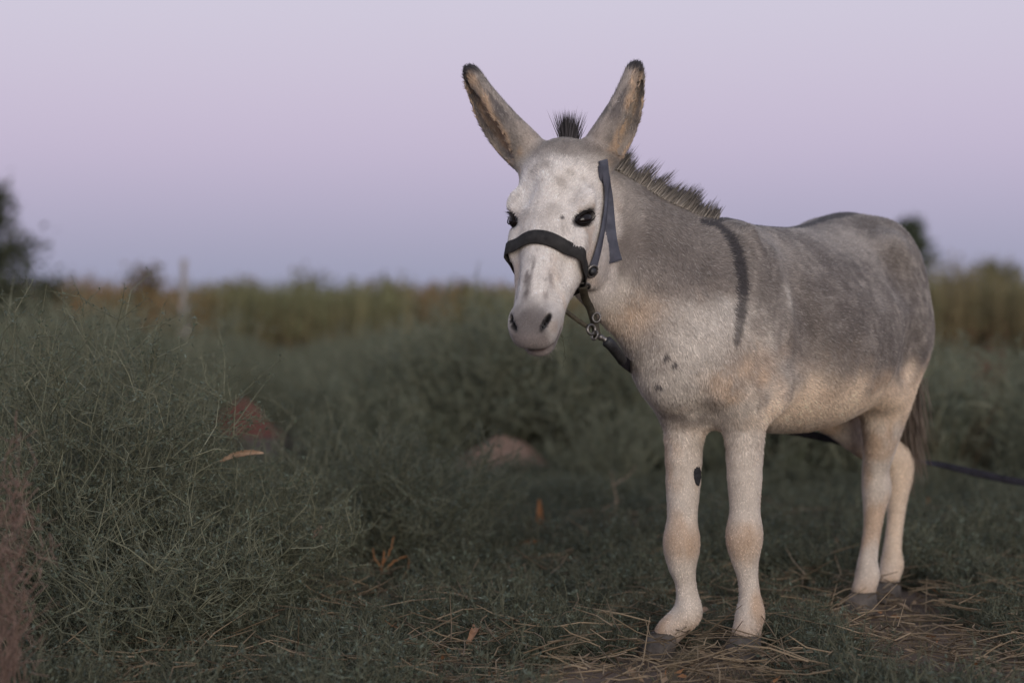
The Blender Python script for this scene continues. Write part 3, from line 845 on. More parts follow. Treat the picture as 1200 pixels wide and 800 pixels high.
BV, BF = build_body()
def smooth_mesh(V, F, it, lam=0.5):
    E = np.vstack([F[:, [0, 1]], F[:, [1, 2]], F[:, [2, 3]], F[:, [3, 0]]])
    n = len(V); deg = np.bincount(E[:, 0], minlength=n) + np.bincount(E[:, 1], minlength=n)
    for i in range(it):
        l_ = lam if i % 2 == 0 else -lam * 0.9
        A = np.zeros_like(V)
        for c in range(3):
            A[:, c] = np.bincount(E[:, 0], V[E[:, 1], c], n) + np.bincount(E[:, 1], V[E[:, 0], c], n)
        V = V + l_ * (A / deg[:, None] - V)
    return V
BV = smooth_mesh(BV, BF, 4)
def face_geo(V, F):
    a = V[F[:, 2]] - V[F[:, 0]]; b = V[F[:, 3]] - V[F[:, 1]]
    n = np.cross(a, b); ar = np.linalg.norm(n, axis=1) / 2
    return n / (2 * ar[:, None] + 1e-12), ar
FN, FA = face_geo(BV, BF)
VN = np.zeros_like(BV)
for c in range(4):
    for ax in range(3):
        VN[:, ax] += np.bincount(BF[:, c], FN[:, ax] * FA, len(BV))
VN = unit(VN)
BTREE = BVHTree.FromPolygons([tuple(v) for v in BV], [tuple(int(i) for i in f) for f in BF])

def pixel_hit(x, y, lift=.004):
    h = BTREE.ray_cast(Vector(to_local([0, 0, CAM_H])), Vector(dir_local(unit(px(x, y, 1.0) - np.array([0, 0, CAM_H])))))
    return (np.array(h[0]) + np.array(h[1]) * lift, np.array(h[1])) if h[0] is not None else (None, None)
STRIPE = [q_[0] for q_ in (pixel_hit(x_, y_, 0) for x_, y_ in ((826, 261), (840, 263), (852, 274), (862, 292), (868, 314), (869, 340), (867, 368), (863, 398))) if q_[0] is not None]
SORES = [(q_[0], r_) for q_, r_ in ((pixel_hit(781, 419, 0), .012), (pixel_hit(789, 427, 0), .011), (pixel_hit(772, 452, 0), .009), (pixel_hit(672, 268, 0), .004), (pixel_hit(659, 254, 0), .006), (pixel_hit(678, 274, 0), .0035)) if q_[0] is not None]
DKF, LTG, BRL, TN_, CRM = np.array([.122, .101, .088]), np.array([.33, .29, .255]), np.array([.58, .52, .45]), np.array([.50, .345, .225]), np.array([.78, .61, .45])
PATCH = [(h_[0], r_, c_, g_) for h_, r_, c_, g_ in ((pixel_hit(x_, y_, 0), r_, c_, g_) for x_, y_, r_, c_, g_ in (
    (905, 330, .10, DKF, .75), (950, 365, .14, DKF, .85), (1000, 385, .13, DKF, .85), (930, 405, .09, DKF, .75), (1040, 395, .10, DKF, .7), (975, 310, .09, DKF, .6), (1045, 330, .08, DKF, .5),
    (905, 285, .06, LTG, .6), (924, 350, .030, BRL, .6), (1005, 285, .08, LTG, .55), (1060, 290, .06, LTG, .4), (960, 275, .07, LTG, .5), (1030, 350, .04, LTG, .5),
    (760, 285, .08, DKF * 1.15, .8), (800, 290, .09, DKF * 1.1, .85), (832, 315, .07, DKF * 1.15, .8), (725, 285, .06, DKF * 1.4, .6), (735, 240, .05, LTG, .6), (790, 345, .05, DKF * 1.6, .4),
    (845, 385, .06, BRL, .7), (800, 390, .06, BRL, .6), (820, 430, .07, BRL, .7), (780, 455, .07, BRL * .9, .6), (740, 370, .05, TN_ * 1.1, .55), (720, 345, .04, BRL, .6), (765, 400, .04, LTG, .5),
    (850, 455, .05, TN_ * 1.1, .6), (875, 430, .045, TN_ * 1.2, .55), (893, 440, .05, TN_ * 1.3, .6), (862, 420, .035, DKF * 1.8, .5),
    (950, 468, .09, CRM, .9), (1000, 462, .08, CRM, .9), (910, 480, .07, CRM, .85), (1040, 455, .05, CRM, .8), (930, 492, .07, CRM, .8), (985, 482, .06, CRM, .8), (1060, 440, .04, CRM, .7))) if h_[0] is not None]
def head_co(p):
    q = p - HP; return q @ HS, q @ HN, q @ HA

GREY, GREYL = np.array([.130, .109, .095]), np.array([.275, .238, .205])
CREAM, TAN, WHITE = np.array([.66, .51, .37]), np.array([.47, .325, .215]), np.array([.72, .66, .60])
SOOT, SKIN = np.array([.035, .031, .032]), np.array([.12, .095, .088])
def coat_color(p, n):
    x, y, z = p[:, 0], p[:, 1], p[:, 2]
    s, q, t = head_co(p)
    n1, n2, n3 = fbm(p, 7, 3, 1), fbm(p, 22, 3, 5), fbm(p * np.array([1, 1, .45]), 60, 2, 9)
    wob = (n1 - .5) * .16 + (n2 - .5) * .06
    c = mix(np.broadcast_to(GREY, p.shape), GREYL, sstep(.35, .75, n2 * .5 + n3 * .5))
    # pale mottling high on the barrel and croup
    c = mix(c, GREYL * 1.12, .65 * sstep(.50, .68, fbm(p * np.array([.8, 1, 1]), 9, 3, 21)) * sstep(.75, .95, z))
    # belly and flanks turn to cream
    low = sstep(.70, .60, z + wob * .8 + .05 * x)
    c = mix(c, CREAM, low)
    c = mix(c, TAN * 1.1, .55 * sstep(.07, .0, np.abs(z - .665 + wob * .6 + .05 * x)) * sstep(.45, .7, n2))
    # shoulder and breast: pale, mottled
    fr = sstep(.12, .40, x + wob * .6) * sstep(1.04, .78, z + wob * 1.3)
    c = mix(c, mix(np.broadcast_to(np.array([.50, .44, .375]), p.shape), GREY * 1.7, .6 * sstep(.45, .65, n2)), fr)
    c = mix(c, TAN * 1.15, fr * .4 * sstep(.55, .75, n1))
    # neck
    nk = sstep(.38, .62, x + wob) * sstep(.68, .92, z + wob)
    c = mix(c, mix(np.broadcast_to(GREYL * 1.15, p.shape), GREY * 1.3, sstep(.30, .75, n2 * .6 + n3 * .4)), nk * .9)
    c = mix(c, CREAM * .85, nk * .45 * sstep(.98, .78, z + wob))
    pm = p * [1, 1, 1]
    warp = (n1 - .5) * .10 + (n2 - .5) * .07 + (n3 - .5) * .05
    for q_, rad, col_, stg in PATCH:
        d_ = np.minimum(np.linalg.norm(pm - q_, axis=1), np.linalg.norm(pm - q_ * [1, -1, 1], axis=1) if q_[0] < .5 else 9)
        c = mix(c, col_, stg * np.exp(-1.2 * (np.maximum(d_ + warp, 0) / rad) ** 2))
    # legs
    lg = sstep(.60, .50, z + wob * .35)
    leg = mix(np.broadcast_to(np.array([.585, .505, .42]), p.shape), TAN, .80 * sstep(.42, .68, fbm(p * np.array([1.3, 1.3, .6]), 13, 3, 31)))
    leg = mix(leg, TAN * 1.0, .75 * sstep(.075, .0, np.abs(z - .285)) * sstep(.2, .5, x))
    leg = mix(leg, TAN * 1.05, .6 * sstep(.13, .05, z))
    c = mix(c, leg, lg)
    # inner thigh and buttock edge
    c = mix(c, CREAM, sstep(-.62, -.70, x + wob * .3) * sstep(.92, .72, z) * .8)
    # cross on the shoulders and stripe along the back
    st = np.zeros(len(p))
    for k in range(len(STRIPE) - 1):
        st = np.maximum(st, sstep(.0195, .0090, line_dist(p, STRIPE[k], STRIPE[k + 1]) + (n3 - .5) * .010 + .0016 * max(k - 4, 0)) * (1 - .12 * max(k - 4, 0)))
    bk = sstep(.030, .014, np.abs(y) + (n3 - .5) * .012 - .020 * sstep(-.28, -.42, x)) * sstep(.25, .75, n[:, 2]) * sstep(.50, .46, x) * (z > .97)
    c = mix(c, SOOT * 1.15, np.maximum(st * .92, bk * .9))
    # tail
    tl = sstep(-.735, -.755, x) * sstep(.5, .54, z); c = mix(c, GREY * .8, tl * .8)
    # head
    hm = sstep(.235, .19, np.sqrt((s * 1.1) ** 2 + (q * .9 + .03) ** 2 + ((t - .2) * .62) ** 2)) * sstep(-.035, .01, t - .35 * q) * sstep(-.165, -.115, q + .5 * (t - .05) + (n2 - .5) * .05) * sstep(.132, .108, np.abs(s) + (n2 - .5) * .02) * sstep(.205, .155, np.sqrt(s ** 2 + (q + .03) ** 2) + (n2 - .5) * .06)
    ear = sstep(-.035, -.06, t + .15 * q) * (q > -.20)
    face = mix(np.broadcast_to(WHITE, p.shape), GREYL * 1.25, .6 * sstep(.42, .75, fbm(p, 26, 3, 41)) * sstep(.30, .10, t))
    face = mix(face, np.broadcast_to(GREYL, p.shape), .75 * sstep(.06, -.01, t - (n2 - .5) * .06))
    face = mix(face, TAN * 1.25, .35 * sstep(.55, .7, n2) * sstep(.02, .06, np.abs(s)))
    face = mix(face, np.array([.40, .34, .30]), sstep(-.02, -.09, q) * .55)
    # grey stripe down the bridge, freckled cheek groove
    br = sstep(.017, .006, np.abs(s + .010) + (n3 - .5) * .012) * sstep(.275, .30, t) * sstep(.41, .37, t) * sstep(.30, .55, n3 * .6 + n2 * .5)
    face = mix(face, SKIN * .9, br * .85)
    br2 = sstep(.010, .002, np.abs(s - .034)) * sstep(.29, .33, t) * sstep(.40, .37, t) * sstep(.35, .6, n3)
    face = mix(face, SKIN * 1.5, br2 * .6)
    # dark eye rims, tear marks
    for sg in (1, -1):
        e = EYE(sg); R_ = EYE_R(sg); dq = (p - e) @ R_
        rr = np.sqrt((dq[:, 0] / .05) ** 2 + (dq[:, 1] / .0178) ** 2 + (dq[:, 2] / .033) ** 2)
        face = mix(face, SOOT, sstep(1.2, .92, rr) * .95)
    # muzzle: grey-mauve skin
    mz = sstep(.355, .43, t + (n2 - .5) * .05) * sstep(-.075, -.03, q + .02) * (1 - .5 * sstep(.036, .054, np.abs(s)))
    face = mix(face, np.array([.118, .100, .094]), mz * .9)
    face = mix(face, np.array([.40, .33, .30]), sstep(.452, .470, t) * .25)
    face = mix(face, SOOT * .7, sstep(1.35, .95, nos_dist(p)) * .98)
    mo = mouth_dist(p)
    face = mix(face, np.array([.10, .065, .060]), sstep(.013, .007, mo) * .95)
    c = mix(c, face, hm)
    # ears: dark rims and tips, tan inside
    for base, tip, op, bend in EARS():
        ax = tip - base; L = np.linalg.norm(ax); axn = ax / L; tt = ((p - base) @ axn) / L
        ne = sstep(.11, .09, np.linalg.norm((p - base) - np.outer((p - base) @ axn, axn), axis=1)) * sstep(.10, .2, tt) * (tt < 1.2)
        op_ = unit(op - axn * (op @ axn)); fac = n @ op_
        ec = mix(np.broadcast_to(np.array([.44, .37, .315]), p.shape), GREYL * .75, sstep(.35, .75, n2 * .6 + n3 * .4))
        lat = np.abs(((p - base) - np.outer((p - base) @ axn, axn)) @ np.cross(axn, op_))
        oo = ((p - base) - np.outer((p - base) @ axn, axn)) @ op_
        inside = sstep(.15, .5, fac) * sstep(.040, .030, lat)
        ec = mix(ec, mix(np.broadcast_to(np.array([.47, .33, .22]), p.shape), GREYL * .8, sstep(.35, .8, n3)), inside)
        ec = mix(ec, SOOT * 2.0, .75 * sstep(.016, .024, oo) * sstep(.3, .5, tt) * (1 - inside))
        ec = mix(ec, SOOT * 1.2, sstep(.87, .97, tt))
        c = mix(c, ec, ne)
    # sores and dirt on the breast
    for cc, rr in SORES:
        c = mix(c, SOOT * 1.5, .85 * sstep(rr, rr * .5, np.linalg.norm(p - cc, axis=1) + (n3 - .5) * .012 + (n2 - .5) * .012))
    return np.clip(c * (0.90 + 0.2 * n3)[:, None], .01, .9)

def line_dist(p, a, b):
    t = np.clip(((p - a) @ (b - a)) / ((b - a) @ (b - a)), 0, 1); return np.linalg.norm(p - a - np.outer(t, b - a), axis=1)

donkey = tag(empty('donkey', tuple(DO), D_YAW), 'grey and cream donkey standing in grass, head turned to the camera, ears up', 'donkey')
MAT_COAT = attr_mat('coat_skin', rough=0.85, spec=0.15, grain=0.12, gscale=180, sheen=0.15)
MAT_HAIR = attr_mat('coat_hair', rough=0.7, spec=0.2, sheen=0.1)
VC = coat_color(BV, VN)
body = mesh_obj('body', BV, BF, MAT_COAT, donkey, colors=VC * .9)
tag(body, 'grey back and flanks, cream belly and legs, dark shoulder stripe')

# short coat of single hairs lying along the body
def hair_flow(p, n):
    x, y, z = p[:, 0], p[:, 1], p[:, 2]
    s, q, t = head_co(p)
    d = np.zeros_like(p); d[:, 0] = -1; d[:, 2] = -.55
    nk = sstep(.45, .6, x)[:, None]; d = d * (1 - nk) + nk * np.array([-.45, .1, -1.0])
    lg = sstep(.58, .50, z)[:, None] * np.ones((1, 3)); d = d * (1 - lg) + lg * np.array([-.1, 0, -1.0])
    hm = (sstep(.25, .2, np.sqrt(s ** 2 + (q + .03) ** 2 + ((t - .2) * .6) ** 2)) * sstep(-.05, 0, t))[:, None]
    up = sstep(.20, .12, t)[:, None]                      # above the eyes the hair runs up and out
    hdir = (HA * 1.0)[None] * (1 - up) + up * (-HA * .7)[None] + up * np.outer(s * 8, HS) - .25 * HN
    d = d * (1 - hm) + hm * hdir
    for base, tip, op, bend in EARS():
        axn = unit(tip - base); tt = ((p - base) @ axn)
        ne = ((tt > .05) & (np.linalg.norm(p - base - np.outer(tt, axn), axis=1) < .1))[:, None]
        d = np.where(ne, axn[None], d)
    return d
def sample_faces(n, w=None):
    w = FA if w is None else FA * w
    fi = rng.choice(len(BF), n, p=w / w.sum())
    a, b = rng.random(n), rng.random(n)
    q = BF[fi]
    P = (BV[q[:, 0]] * ((1-a)*(1-b))[:, None] + BV[q[:, 1]] * (a*(1-b))[:, None] + BV[q[:, 2]] * (a*b)[:, None] + BV[q[:, 3]] * ((1-a)*b)[:, None])
    N = unit(VN[q[:, 0]] * ((1-a)*(1-b))[:, None] + VN[q[:, 1]] * (a*(1-b))[:, None] + VN[q[:, 2]] * (a*b)[:, None] + VN[q[:, 3]] * ((1-a)*b)[:, None])
    return P, N
def make_coat(n):
    fc = BV[BF].mean(1); s, q, t = head_co(fc)
    onhead = (np.sqrt(s ** 2 + (q + .03) ** 2 + ((t - .18) * .55) ** 2) < .21)
    wts = np.where(onhead, 2.2, 1.0)
    vis = (FN @ dir_local(unit(np.array([0, 0, .85]) - to_world([.0, 0, .8])))) > -.45     # the far side keeps a thinner coat
    wts = wts * np.where(vis, 1, .25)
    P, N = sample_faces(n, wts)
    C = coat_color(P, N)
    s, q, t = head_co(P)
    hm = (np.sqrt(s ** 2 + (q + .03) ** 2 + ((t - .18) * .55) ** 2) < .21)
    skip = np.zeros(n, bool)
    for sg in (1, -1):
        dq = (P - EYE(sg)) @ EYE_R(sg); skip |= np.sqrt((dq[:, 0] / .05) ** 2 + (dq[:, 1] / .013) ** 2 + (dq[:, 2] / .027) ** 2) < 1
    skip |= mouth_dist(P) < .006
    skip |= nos_dist(P) < 1.1
    skip |= P[:, 2] < .046
    P, N, C, hm, t = P[~skip], N[~skip], C[~skip], hm[~skip], t[~skip]; n = len(P)
    D = hair_flow(P, N) + rng.normal(0, .28, (n, 3))
    D = D + .8 * np.stack([fbm(P, 14, 2, 3) - .5, fbm(P, 14, 2, 13) - .5, fbm(P, 14, 2, 23) - .5], 1)
    D = unit(D - N * (D * N).sum(1, keepdims=True))
    L = np.where(hm, .0075, np.where(P[:, 2] < .5, .0065, .0125)) * rng.uniform(.6, 1.35, n)
    L = np.where(hm & (t > .37), .0035, L)
    lift = rng.uniform(.08, .34, n)
    tipv = unit(D + N * lift[:, None]) * L[:, None]
    side = unit(np.cross(N, D)) * (np.where(hm, .0009, .0013) * rng.uniform(.6, 1.3, n))[:, None]
    V = np.stack([P - side - N * .0006, P + side - N * .0006, P + tipv], 1).reshape(-1, 3)
    C = C * ((rng.normal(1.0, .17, n) + (fbm(P * np.array([1, 1, .5]), 75, 2, 55) - .5) * .45).clip(.45, 1.6))[:, None] * 1.06
    fl = (rng.random(n) < .08) & ~hm & (C.mean(1) > .06)
    C = np.where(fl[:, None], C * .68 + np.array([.52, .48, .43]) * .32, C)       # single white hairs through the grey
    C = np.repeat(np.clip(C, .01, .9), 3, 0); C[2::3] *= 1.08
    mesh_obj('coat_hair', V, np.arange(3 * n).reshape(-1, 3), MAT_HAIR, donkey, colors=C)['kind'] = 'stuff'
make_coat(60000 if DRAFT else 330000)

# tapered locks (mane, forelock, tail tuft, fringes)
def locks(roots, dirs, length, width, bend, colr, colt, jitter=.15, seg=3):
    n = len(roots); roots = np.asarray(roots)
    D = unit(np.asarray(dirs) + rng.normal(0, jitter, (n, 3)))
    side = unit(np.cross(D, rng.normal(0, 1, (n, 3))))
    length = np.broadcast_to(length, n); width = np.broadcast_to(width, n)
    V, C = [], []
    for k in range(seg + 1):
        u = k / seg
        c = roots + D * (length * u)[:, None] + np.asarray(bend) * (length * u * u)[:, None]
        if k < seg:
            w = width * (1 - u * .75)
            V += [c - side * w[:, None], c + side * w[:, None]]
            cc = mix(np.broadcast_to(colr, (n, 3)), np.broadcast_to(colt, (n, 3)), np.full(n, u)); C += [cc, cc]
        else:
            V.append(c); C.append(np.broadcast_to(colt, (n, 3)))
    nv = 2 * seg + 1
    V = np.stack(V, 1).reshape(-1, 3); C = np.stack(C, 1) * rng.normal(1, .2, n).clip(.5, 1.6)[:, None, None]
    base = np.arange(n)[:, None] * nv
    quads = np.concatenate([base + np.array([[2*k, 2*k+1, 2*k+3, 2*k+2]]) for k in range(seg - 1)]) if seg > 1 else np.zeros((0, 4), int)
    tris = base + np.array([[2*seg-2, 2*seg-1, 2*seg]])
    return V, [quads, tris], C.reshape(-1, 3)

# mane: from poll to withers along the crest
crest_c = catmull([hd(0, -.06, -.01), (.732, -.240, 1.095), (.662, -.186, 1.035), (.585, -.113, .955), (.48, -.04, .885), (.37, .0, .88)], 14)
up_l = np.array([0, 0, 1.0])
roots, nrm = [], []
for i in range(len(crest_c)):
    tg = unit(crest_c[min(i + 1, len(crest_c) - 1)] - crest_c[max(i - 1, 0)])
    e = unit(up_l - tg * (up_l @ tg)) if i > 6 else unit(up_l - tg * (up_l @ tg))
    hit = BTREE.ray_cast(Vector(crest_c[i] + e * .5), Vector(-e))
    if hit[0] is not None and .37 < crest_c[i][0] < .80 and head_co(np.array(hit[0]))[1] < -.10:
        roots.append(np.array(hit[0])); nrm.append(e)
roots, nrm = np.array(roots), np.array(nrm)
CREST = roots
nM = 6500
u_ = rng.random(nM) ** .95 * (len(roots) - 1.001); i0 = u_.astype(int); fr_ = (u_ - i0)[:, None]
R_ = roots[i0] * (1 - fr_) + roots[i0 + 1] * fr_; E_ = unit(nrm[i0] * (1 - fr_) + nrm[i0 + 1] * fr_)
uu = u_ / len(roots)
clump = vnoise(np.stack([u_ * 2.6, u_ * 0, u_ * 0], 1), 1.0, 77)
latm = np.array([.35, .94, 0])
R_ = R_ + rng.normal(0, .0075, (nM, 1)) * latm - E_ * .008
back = np.array([-.75, .1, 0.0])
len_m = (.006 + .068 * np.sin(np.pi * np.clip(uu * 1.0 + .10, 0, 1)) ** .8) * (.62 + .55 * clump) * rng.uniform(.45, 1.12, nM)
V, F, C = locks(R_, E_ * 1.15 + back * .28 + (clump - .5)[:, None] * np.array([.5, .3, 0]), len_m, .0011, back * .10, np.array([.30, .26, .215]), SOOT * .75, .10)
tag(mesh_obj('mane', V, F, MAT_HAIR, donkey, colors=C), 'short upright mane, pale at the roots with dark tips')
# forelock between the ears
nF = 700
fr = np.array(BTREE.ray_cast(Vector(hd(0, -.045, 0) + np.array([0, 0, .4])), Vector((0, 0, -1)))[0])
R_ = fr + np.outer(rng.normal(0, .0075, nF), HS) + np.outer(rng.normal(-.008, .008, nF), HN)
sp = (R_ - fr) @ HS
V, F, C = locks(R_ - np.array([0, 0, .008]), np.array([0, 0, 1.0])[None] + np.outer(sp * 18, HS), rng.uniform(.03, .090, nF) * 1.0, .0010, np.array([0, 0, 0.0]), SOOT * 2.2, SOOT * 1.6, .10)
tag(mesh_obj('forelock', V, F, MAT_HAIR, donkey, colors=C), 'dark tuft standing up between the ears')
# tail tuft
nT = 3000
ct = catmull([(-.775, .035, .86), (-.785, .055, .70), (-.78, .07, .55)], 10)
ii = rng.integers(0, len(ct), nT)
R_ = ct[ii] + rng.normal(0, .020, (nT, 3)) + np.array([0, .012, 0])
tv = (rng.random(nT))
V, F, C = locks(R_, np.array([.0, .05, -1.0])[None].repeat(nT, 0), rng.uniform(.10, .25, nT), .0019, np.array([.02, 0.05, 0]), np.array([.13, .10, .08]), np.array([.16, .125, .095]), .09, 4)
tag(mesh_obj('tail_tuft', V, F, MAT_HAIR, donkey, colors=C), 'brown-grey hair hanging from the tail')
# fringe of soft hair along the ear openings, whiskers on the chin
Vs, Fq, Ft, Cs, off = [], [], [], [], 0
for base, tip, op, bend in EARS():
    ax = tip - base; L = np.linalg.norm(ax); axn = ax / L; op_ = unit(op - axn * (op @ axn)); lat = np.cross(axn, op_)
    bn = unit(bend - axn * (bend @ axn))
    for sg in (1, -1):
        n = 260; tt = rng.uniform(.22, .9, n)
        wv = np.interp(tt, (.2, .36, .55, .74, .9), (.034, .040, .038, .028, .015))
        r0 = base + np.outer(tt, ax) + np.outer(.022 * np.sin(np.pi * tt), bn) + np.outer(wv * .92 * sg, lat) + op_ * .009
        V, F, C = locks(r0, axn[None] * .8 - np.outer(np.full(n, sg), lat) * .75 + op_ * .25, rng.uniform(.010, .024, n), .0009, np.zeros(3), CREAM * .95, TAN * 1.1, .25, 2)
        Vs.append(V); Fq.append(F[0] + off); Ft.append(F[1] + off); Cs.append(C); off += len(V)
tag(mesh_obj('ear_fringe', np.vstack(Vs), [np.vstack(Fq), np.vstack(Ft)], MAT_HAIR, donkey, colors=np.vstack(Cs)), 'pale hair inside both ears')
nW = 46
ang = rng.uniform(-1, 1, nW)
R_ = np.array([hd(.04 * a, -.055 - .01 * rng.random(), .462 + .010 * rng.random() - .03 * a * a) for a in ang])
V, F, C = locks(R_, HA[None] * .8 + np.outer(ang, HS) * .6 - HN * .1, rng.uniform(.010, .030, nW), .00022, np.zeros(3), np.array([.5, .45, .4]), np.array([.5, .45, .4]), .2, 2)
mesh_obj('whiskers', V, F, MAT_HAIR, donkey, colors=C)

# eyes
def ico(c, r, R=None, sub=3, scale=(1, 1, 1)):
    bm = bmesh.new(); bmesh.ops.create_icosphere(bm, subdivisions=sub, radius=1)
    V = np.array([v.co[:] for v in bm.verts]) * np.asarray(scale) * r; F = np.array([[v.index for v in f.verts] for f in bm.faces]); bm.free()
    if R is not None: V = V @ np.asarray(R).T
    return V + c, F
m_eye, nt, b = new_mat('eye_gloss'); b.inputs['Base Color'].default_value = (.010, .007, .006, 1); b.inputs['Roughness'].default_value = .05; b.inputs['Specular IOR Level'].default_value = .30
m_lid = noise_mat('eyelid_skin', (.010, .009, .009), (.022, .018, .017), 80, .8, spec=.1)
for sg in (1, -1):
    c = EYE(sg); R_ = EYE_R(sg)
    V, F = ico(c - R_[:, 0] * .0105, .0235, R_, 3, (1, .86, 1.14)); e = mesh_obj('eye', V, F, m_eye, donkey)
    # lids: two thick curved rims and lashes along the upper one
    for up in (1, -1):
        th = np.linspace(0, math.pi, 15); pts = []
        sgn = 1 if (R_[:, 1] @ np.array([0, 0, 1])) > 0 else -1
        for a in th:
            v_ = math.sin(a) * (.0135 if up > 0 else .0115) * up * sgn; al = -math.cos(a) * .0285
            pts.append(c + R_[:, 1] * v_ + R_[:, 2] * al + R_[:, 0] * (.0065 + .005 * math.sin(a)))
        pts = np.array(pts)
        Vl, Fl = [], []
        for i, p_ in enumerate(pts):
            rr = .0026 * (0.4 + math.sin(th[i]) * .6) * (1.35 if up > 0 else .6)
            for j in range(6):
                an = j * math.pi / 3; Vl.append(p_ + (R_[:, 1] * math.cos(an) + R_[:, 0] * math.sin(an)) * rr)
        Fl = [[i*6+j, i*6+(j+1) % 6, (i+1)*6+(j+1) % 6, (i+1)*6+j] for i in range(len(pts)-1) for j in range(6)]
        lid = mesh_obj('eyelid', Vl, np.array(Fl), m_lid, donkey)
        if up > 0:
            n = 40; k = rng.integers(3, 13, n)
            V, F, C = locks(pts[k] + rng.normal(0, .0012, (n, 3)), (R_[:, 0] * .9 + R_[:, 1] * sgn * .1 + np.array([0, 0, -.25]))[None].repeat(n, 0), rng.uniform(.010, .018, n), .0006, np.array([0, 0, .1]), SOOT, SOOT, .12, 2)
            mesh_obj('eyelashes', V, F, MAT_HAIR, lid, colors=C)

# hooves
m_hoof = noise_mat('hoof_horn', (.075, .064, .055), (.16, .132, .108), 40, .6, .25, 90)
def hoof(c, dirv):
    d = unit(np.array([dirv[0], dirv[1], 0.0])); l_ = np.array([-d[1], d[0], 0])
    Vh, n = [], 16
    for z_, a, b_, sh in ((.058, .033, .036, -.006), (.049, .039, .042, -.004), (.004, .050, .054, .014), (.0, .047, .051, .014)):
        for j in range(n):
            an = 2 * math.pi * j / n; ca = math.cos(an)
            Vh.append(np.array([c[0], c[1], z_]) + d * (sh + b_ * (ca if ca > 0 else ca * .72)) + l_ * a * math.sin(an))
    Fh = [[k*n+j, k*n+(j+1) % n, (k+1)*n+(j+1) % n, (k+1)*n+j] for k in range(3) for j in range(n)]
    Vh.append(np.mean(Vh[:n], 0)); Vh.append(np.mean(Vh[3*n:4*n], 0))
    T = [[4*n, j, (j+1) % n] for j in range(n)] + [[4*n+1, 3*n+(j+1) % n, 3*n+j] for j in range(n)]
    mesh_obj('hoof', Vh, [np.array(Fh)[:, ::-1], np.array(T)[:, ::-1]], m_hoof, donkey)
hoof((.430, .078), (1, 0.0)); hoof((.497, -.110), (.70, -.72)); hoof((-.405, .082), (1, .05)); hoof((-.655, .068), (1, .05))
# chestnut: bare horny patch inside the right fore leg
hp_, hn_ = pixel_hit(817, 556, 0)
if hp_ is not None:
    e_ = unit(np.cross(hn_, [0, 0, 1])); V, F = ico(hp_, 1.0, np.stack([e_, np.cross(hn_, e_), hn_], 1), 3, (.014, .028, .005)); V = V + (fbm(V, 90, 2, 5) - .5)[:, None] * .008 * hn_
    mesh_obj('chestnut', V, F, noise_mat('chestnut_horn', (.012, .012, .014), (.035, .034, .036), 90, .7, .6, 200), donkey)

# ------------------------------------------------------------------ halter and lead (modelled in donkey space)
m_web = noise_mat('dark_webbing', (.026, .024, .023), (.052, .048, .045), 60, .85, .6, 420, .15)
m_webb = noise_mat('blue_grey_webbing', (.070, .072, .092), (.12, .122, .150), 40, .8, .5, 500, .25)
m_olive = noise_mat('olive_leather', (.030, .026, .018), (.075, .062, .040), 50, .65, .4, 200, .3)
m_metal = noise_mat('dull_metal', (.10, .095, .09), (.24, .22, .20), 60, .42, .2, 150, .5, metallic=.85)
m_black = noise_mat('black_plastic', (.012, .012, .013), (.03, .03, .032), 60, .5, .2, 150, .4)

def ribbon(pts, nrm, w, th=.003, closed=False):
    """flat strap: pts along its middle, nrm outwards; returns V, F"""
    pts, nrm = np.asarray(pts, float), unit(nrm); n = len(pts)
    tg = np.array([unit((pts[(i + 1) % n] if closed or i < n - 1 else pts[i]) - (pts[i - 1] if closed or i > 0 else pts[i])) for i in range(n)])
    sd_ = unit(np.cross(tg, nrm)); w = np.broadcast_to(w, n)[:, None]
    V = np.stack([pts - sd_ * w / 2, pts - sd_ * w * .46 + nrm * th, pts + sd_ * w * .46 + nrm * th, pts + sd_ * w / 2, pts + sd_ * w * .46 - nrm * th * .3, pts - sd_ * w * .46 - nrm * th * .3], 1).reshape(-1, 3)
    F = []
    for i in range(n if closed else n - 1):
        j = (i + 1) % n
        for k in range(6): F.append((i*6+k, i*6+(k+1) % 6, j*6+(k+1) % 6, j*6+k))
    if not closed:
        F += [(0, 5, 4, 1), (1, 4, 3, 2)]; e = (n - 1) * 6; F += [(e, e+1, e+4, e+5), (e+1, e+2, e+3, e+4)]
    return V, np.array(F)
def rope(pts, r, n=8, closed=False):
    pts = np.asarray(pts, float); m = len(pts); V = []
    for i in range(m):
        tg = unit((pts[(i + 1) % m] if closed or i < m - 1 else pts[i]) - (pts[i - 1] if closed or i > 0 else pts[i]))
        e = unit(np.cross(tg, [.31, .22, .92])); f = np.cross(tg, e)
        rr = r[i] if np.ndim(r) else r
        for j in range(n):
            a = 2 * math.pi * j / n; V.append(pts[i] + (e * math.cos(a) + f * math.sin(a)) * rr)
    F = [(i*n+j, ((i+1) % m)*n+j, ((i+1) % m)*n+(j+1) % n, i*n+(j+1) % n) for i in range(m if closed else m - 1) for j in range(n)]
    return np.array(V), np.array(F)
def ring(c, axis, R, r, n=24, sx=1.0):
    axis = unit(axis); e = unit(np.cross(axis, [.1, .2, 1])); f = np.cross(axis, e)
    return rope([c + e * R * math.cos(a) * sx + f * R * math.sin(a) for a in np.linspace(0, 2 * math.pi, n, endpoint=False)], r, 8, True)
def lay(pix, n=5, lift=.005):
    """a strap laid over the skin through these photo points"""
    P, N = [], []
    Q = catmull(np.array(pix, float), n)
    for x_, y_ in Q:
        p_, n_ = pixel_hit(x_, y_, lift)
        if p_ is not None: P.append(p_); N.append(n_)
    P, N = np.array(P), np.array(N)
    for _ in range(2):
        P[1:-1] = P[1:-1] * .5 + (P[:-2] + P[2:]) * .25; N[1:-1] = unit(N[1:-1] * .4 + (N[:-2] + N[2:]) * .3)
    return P, N

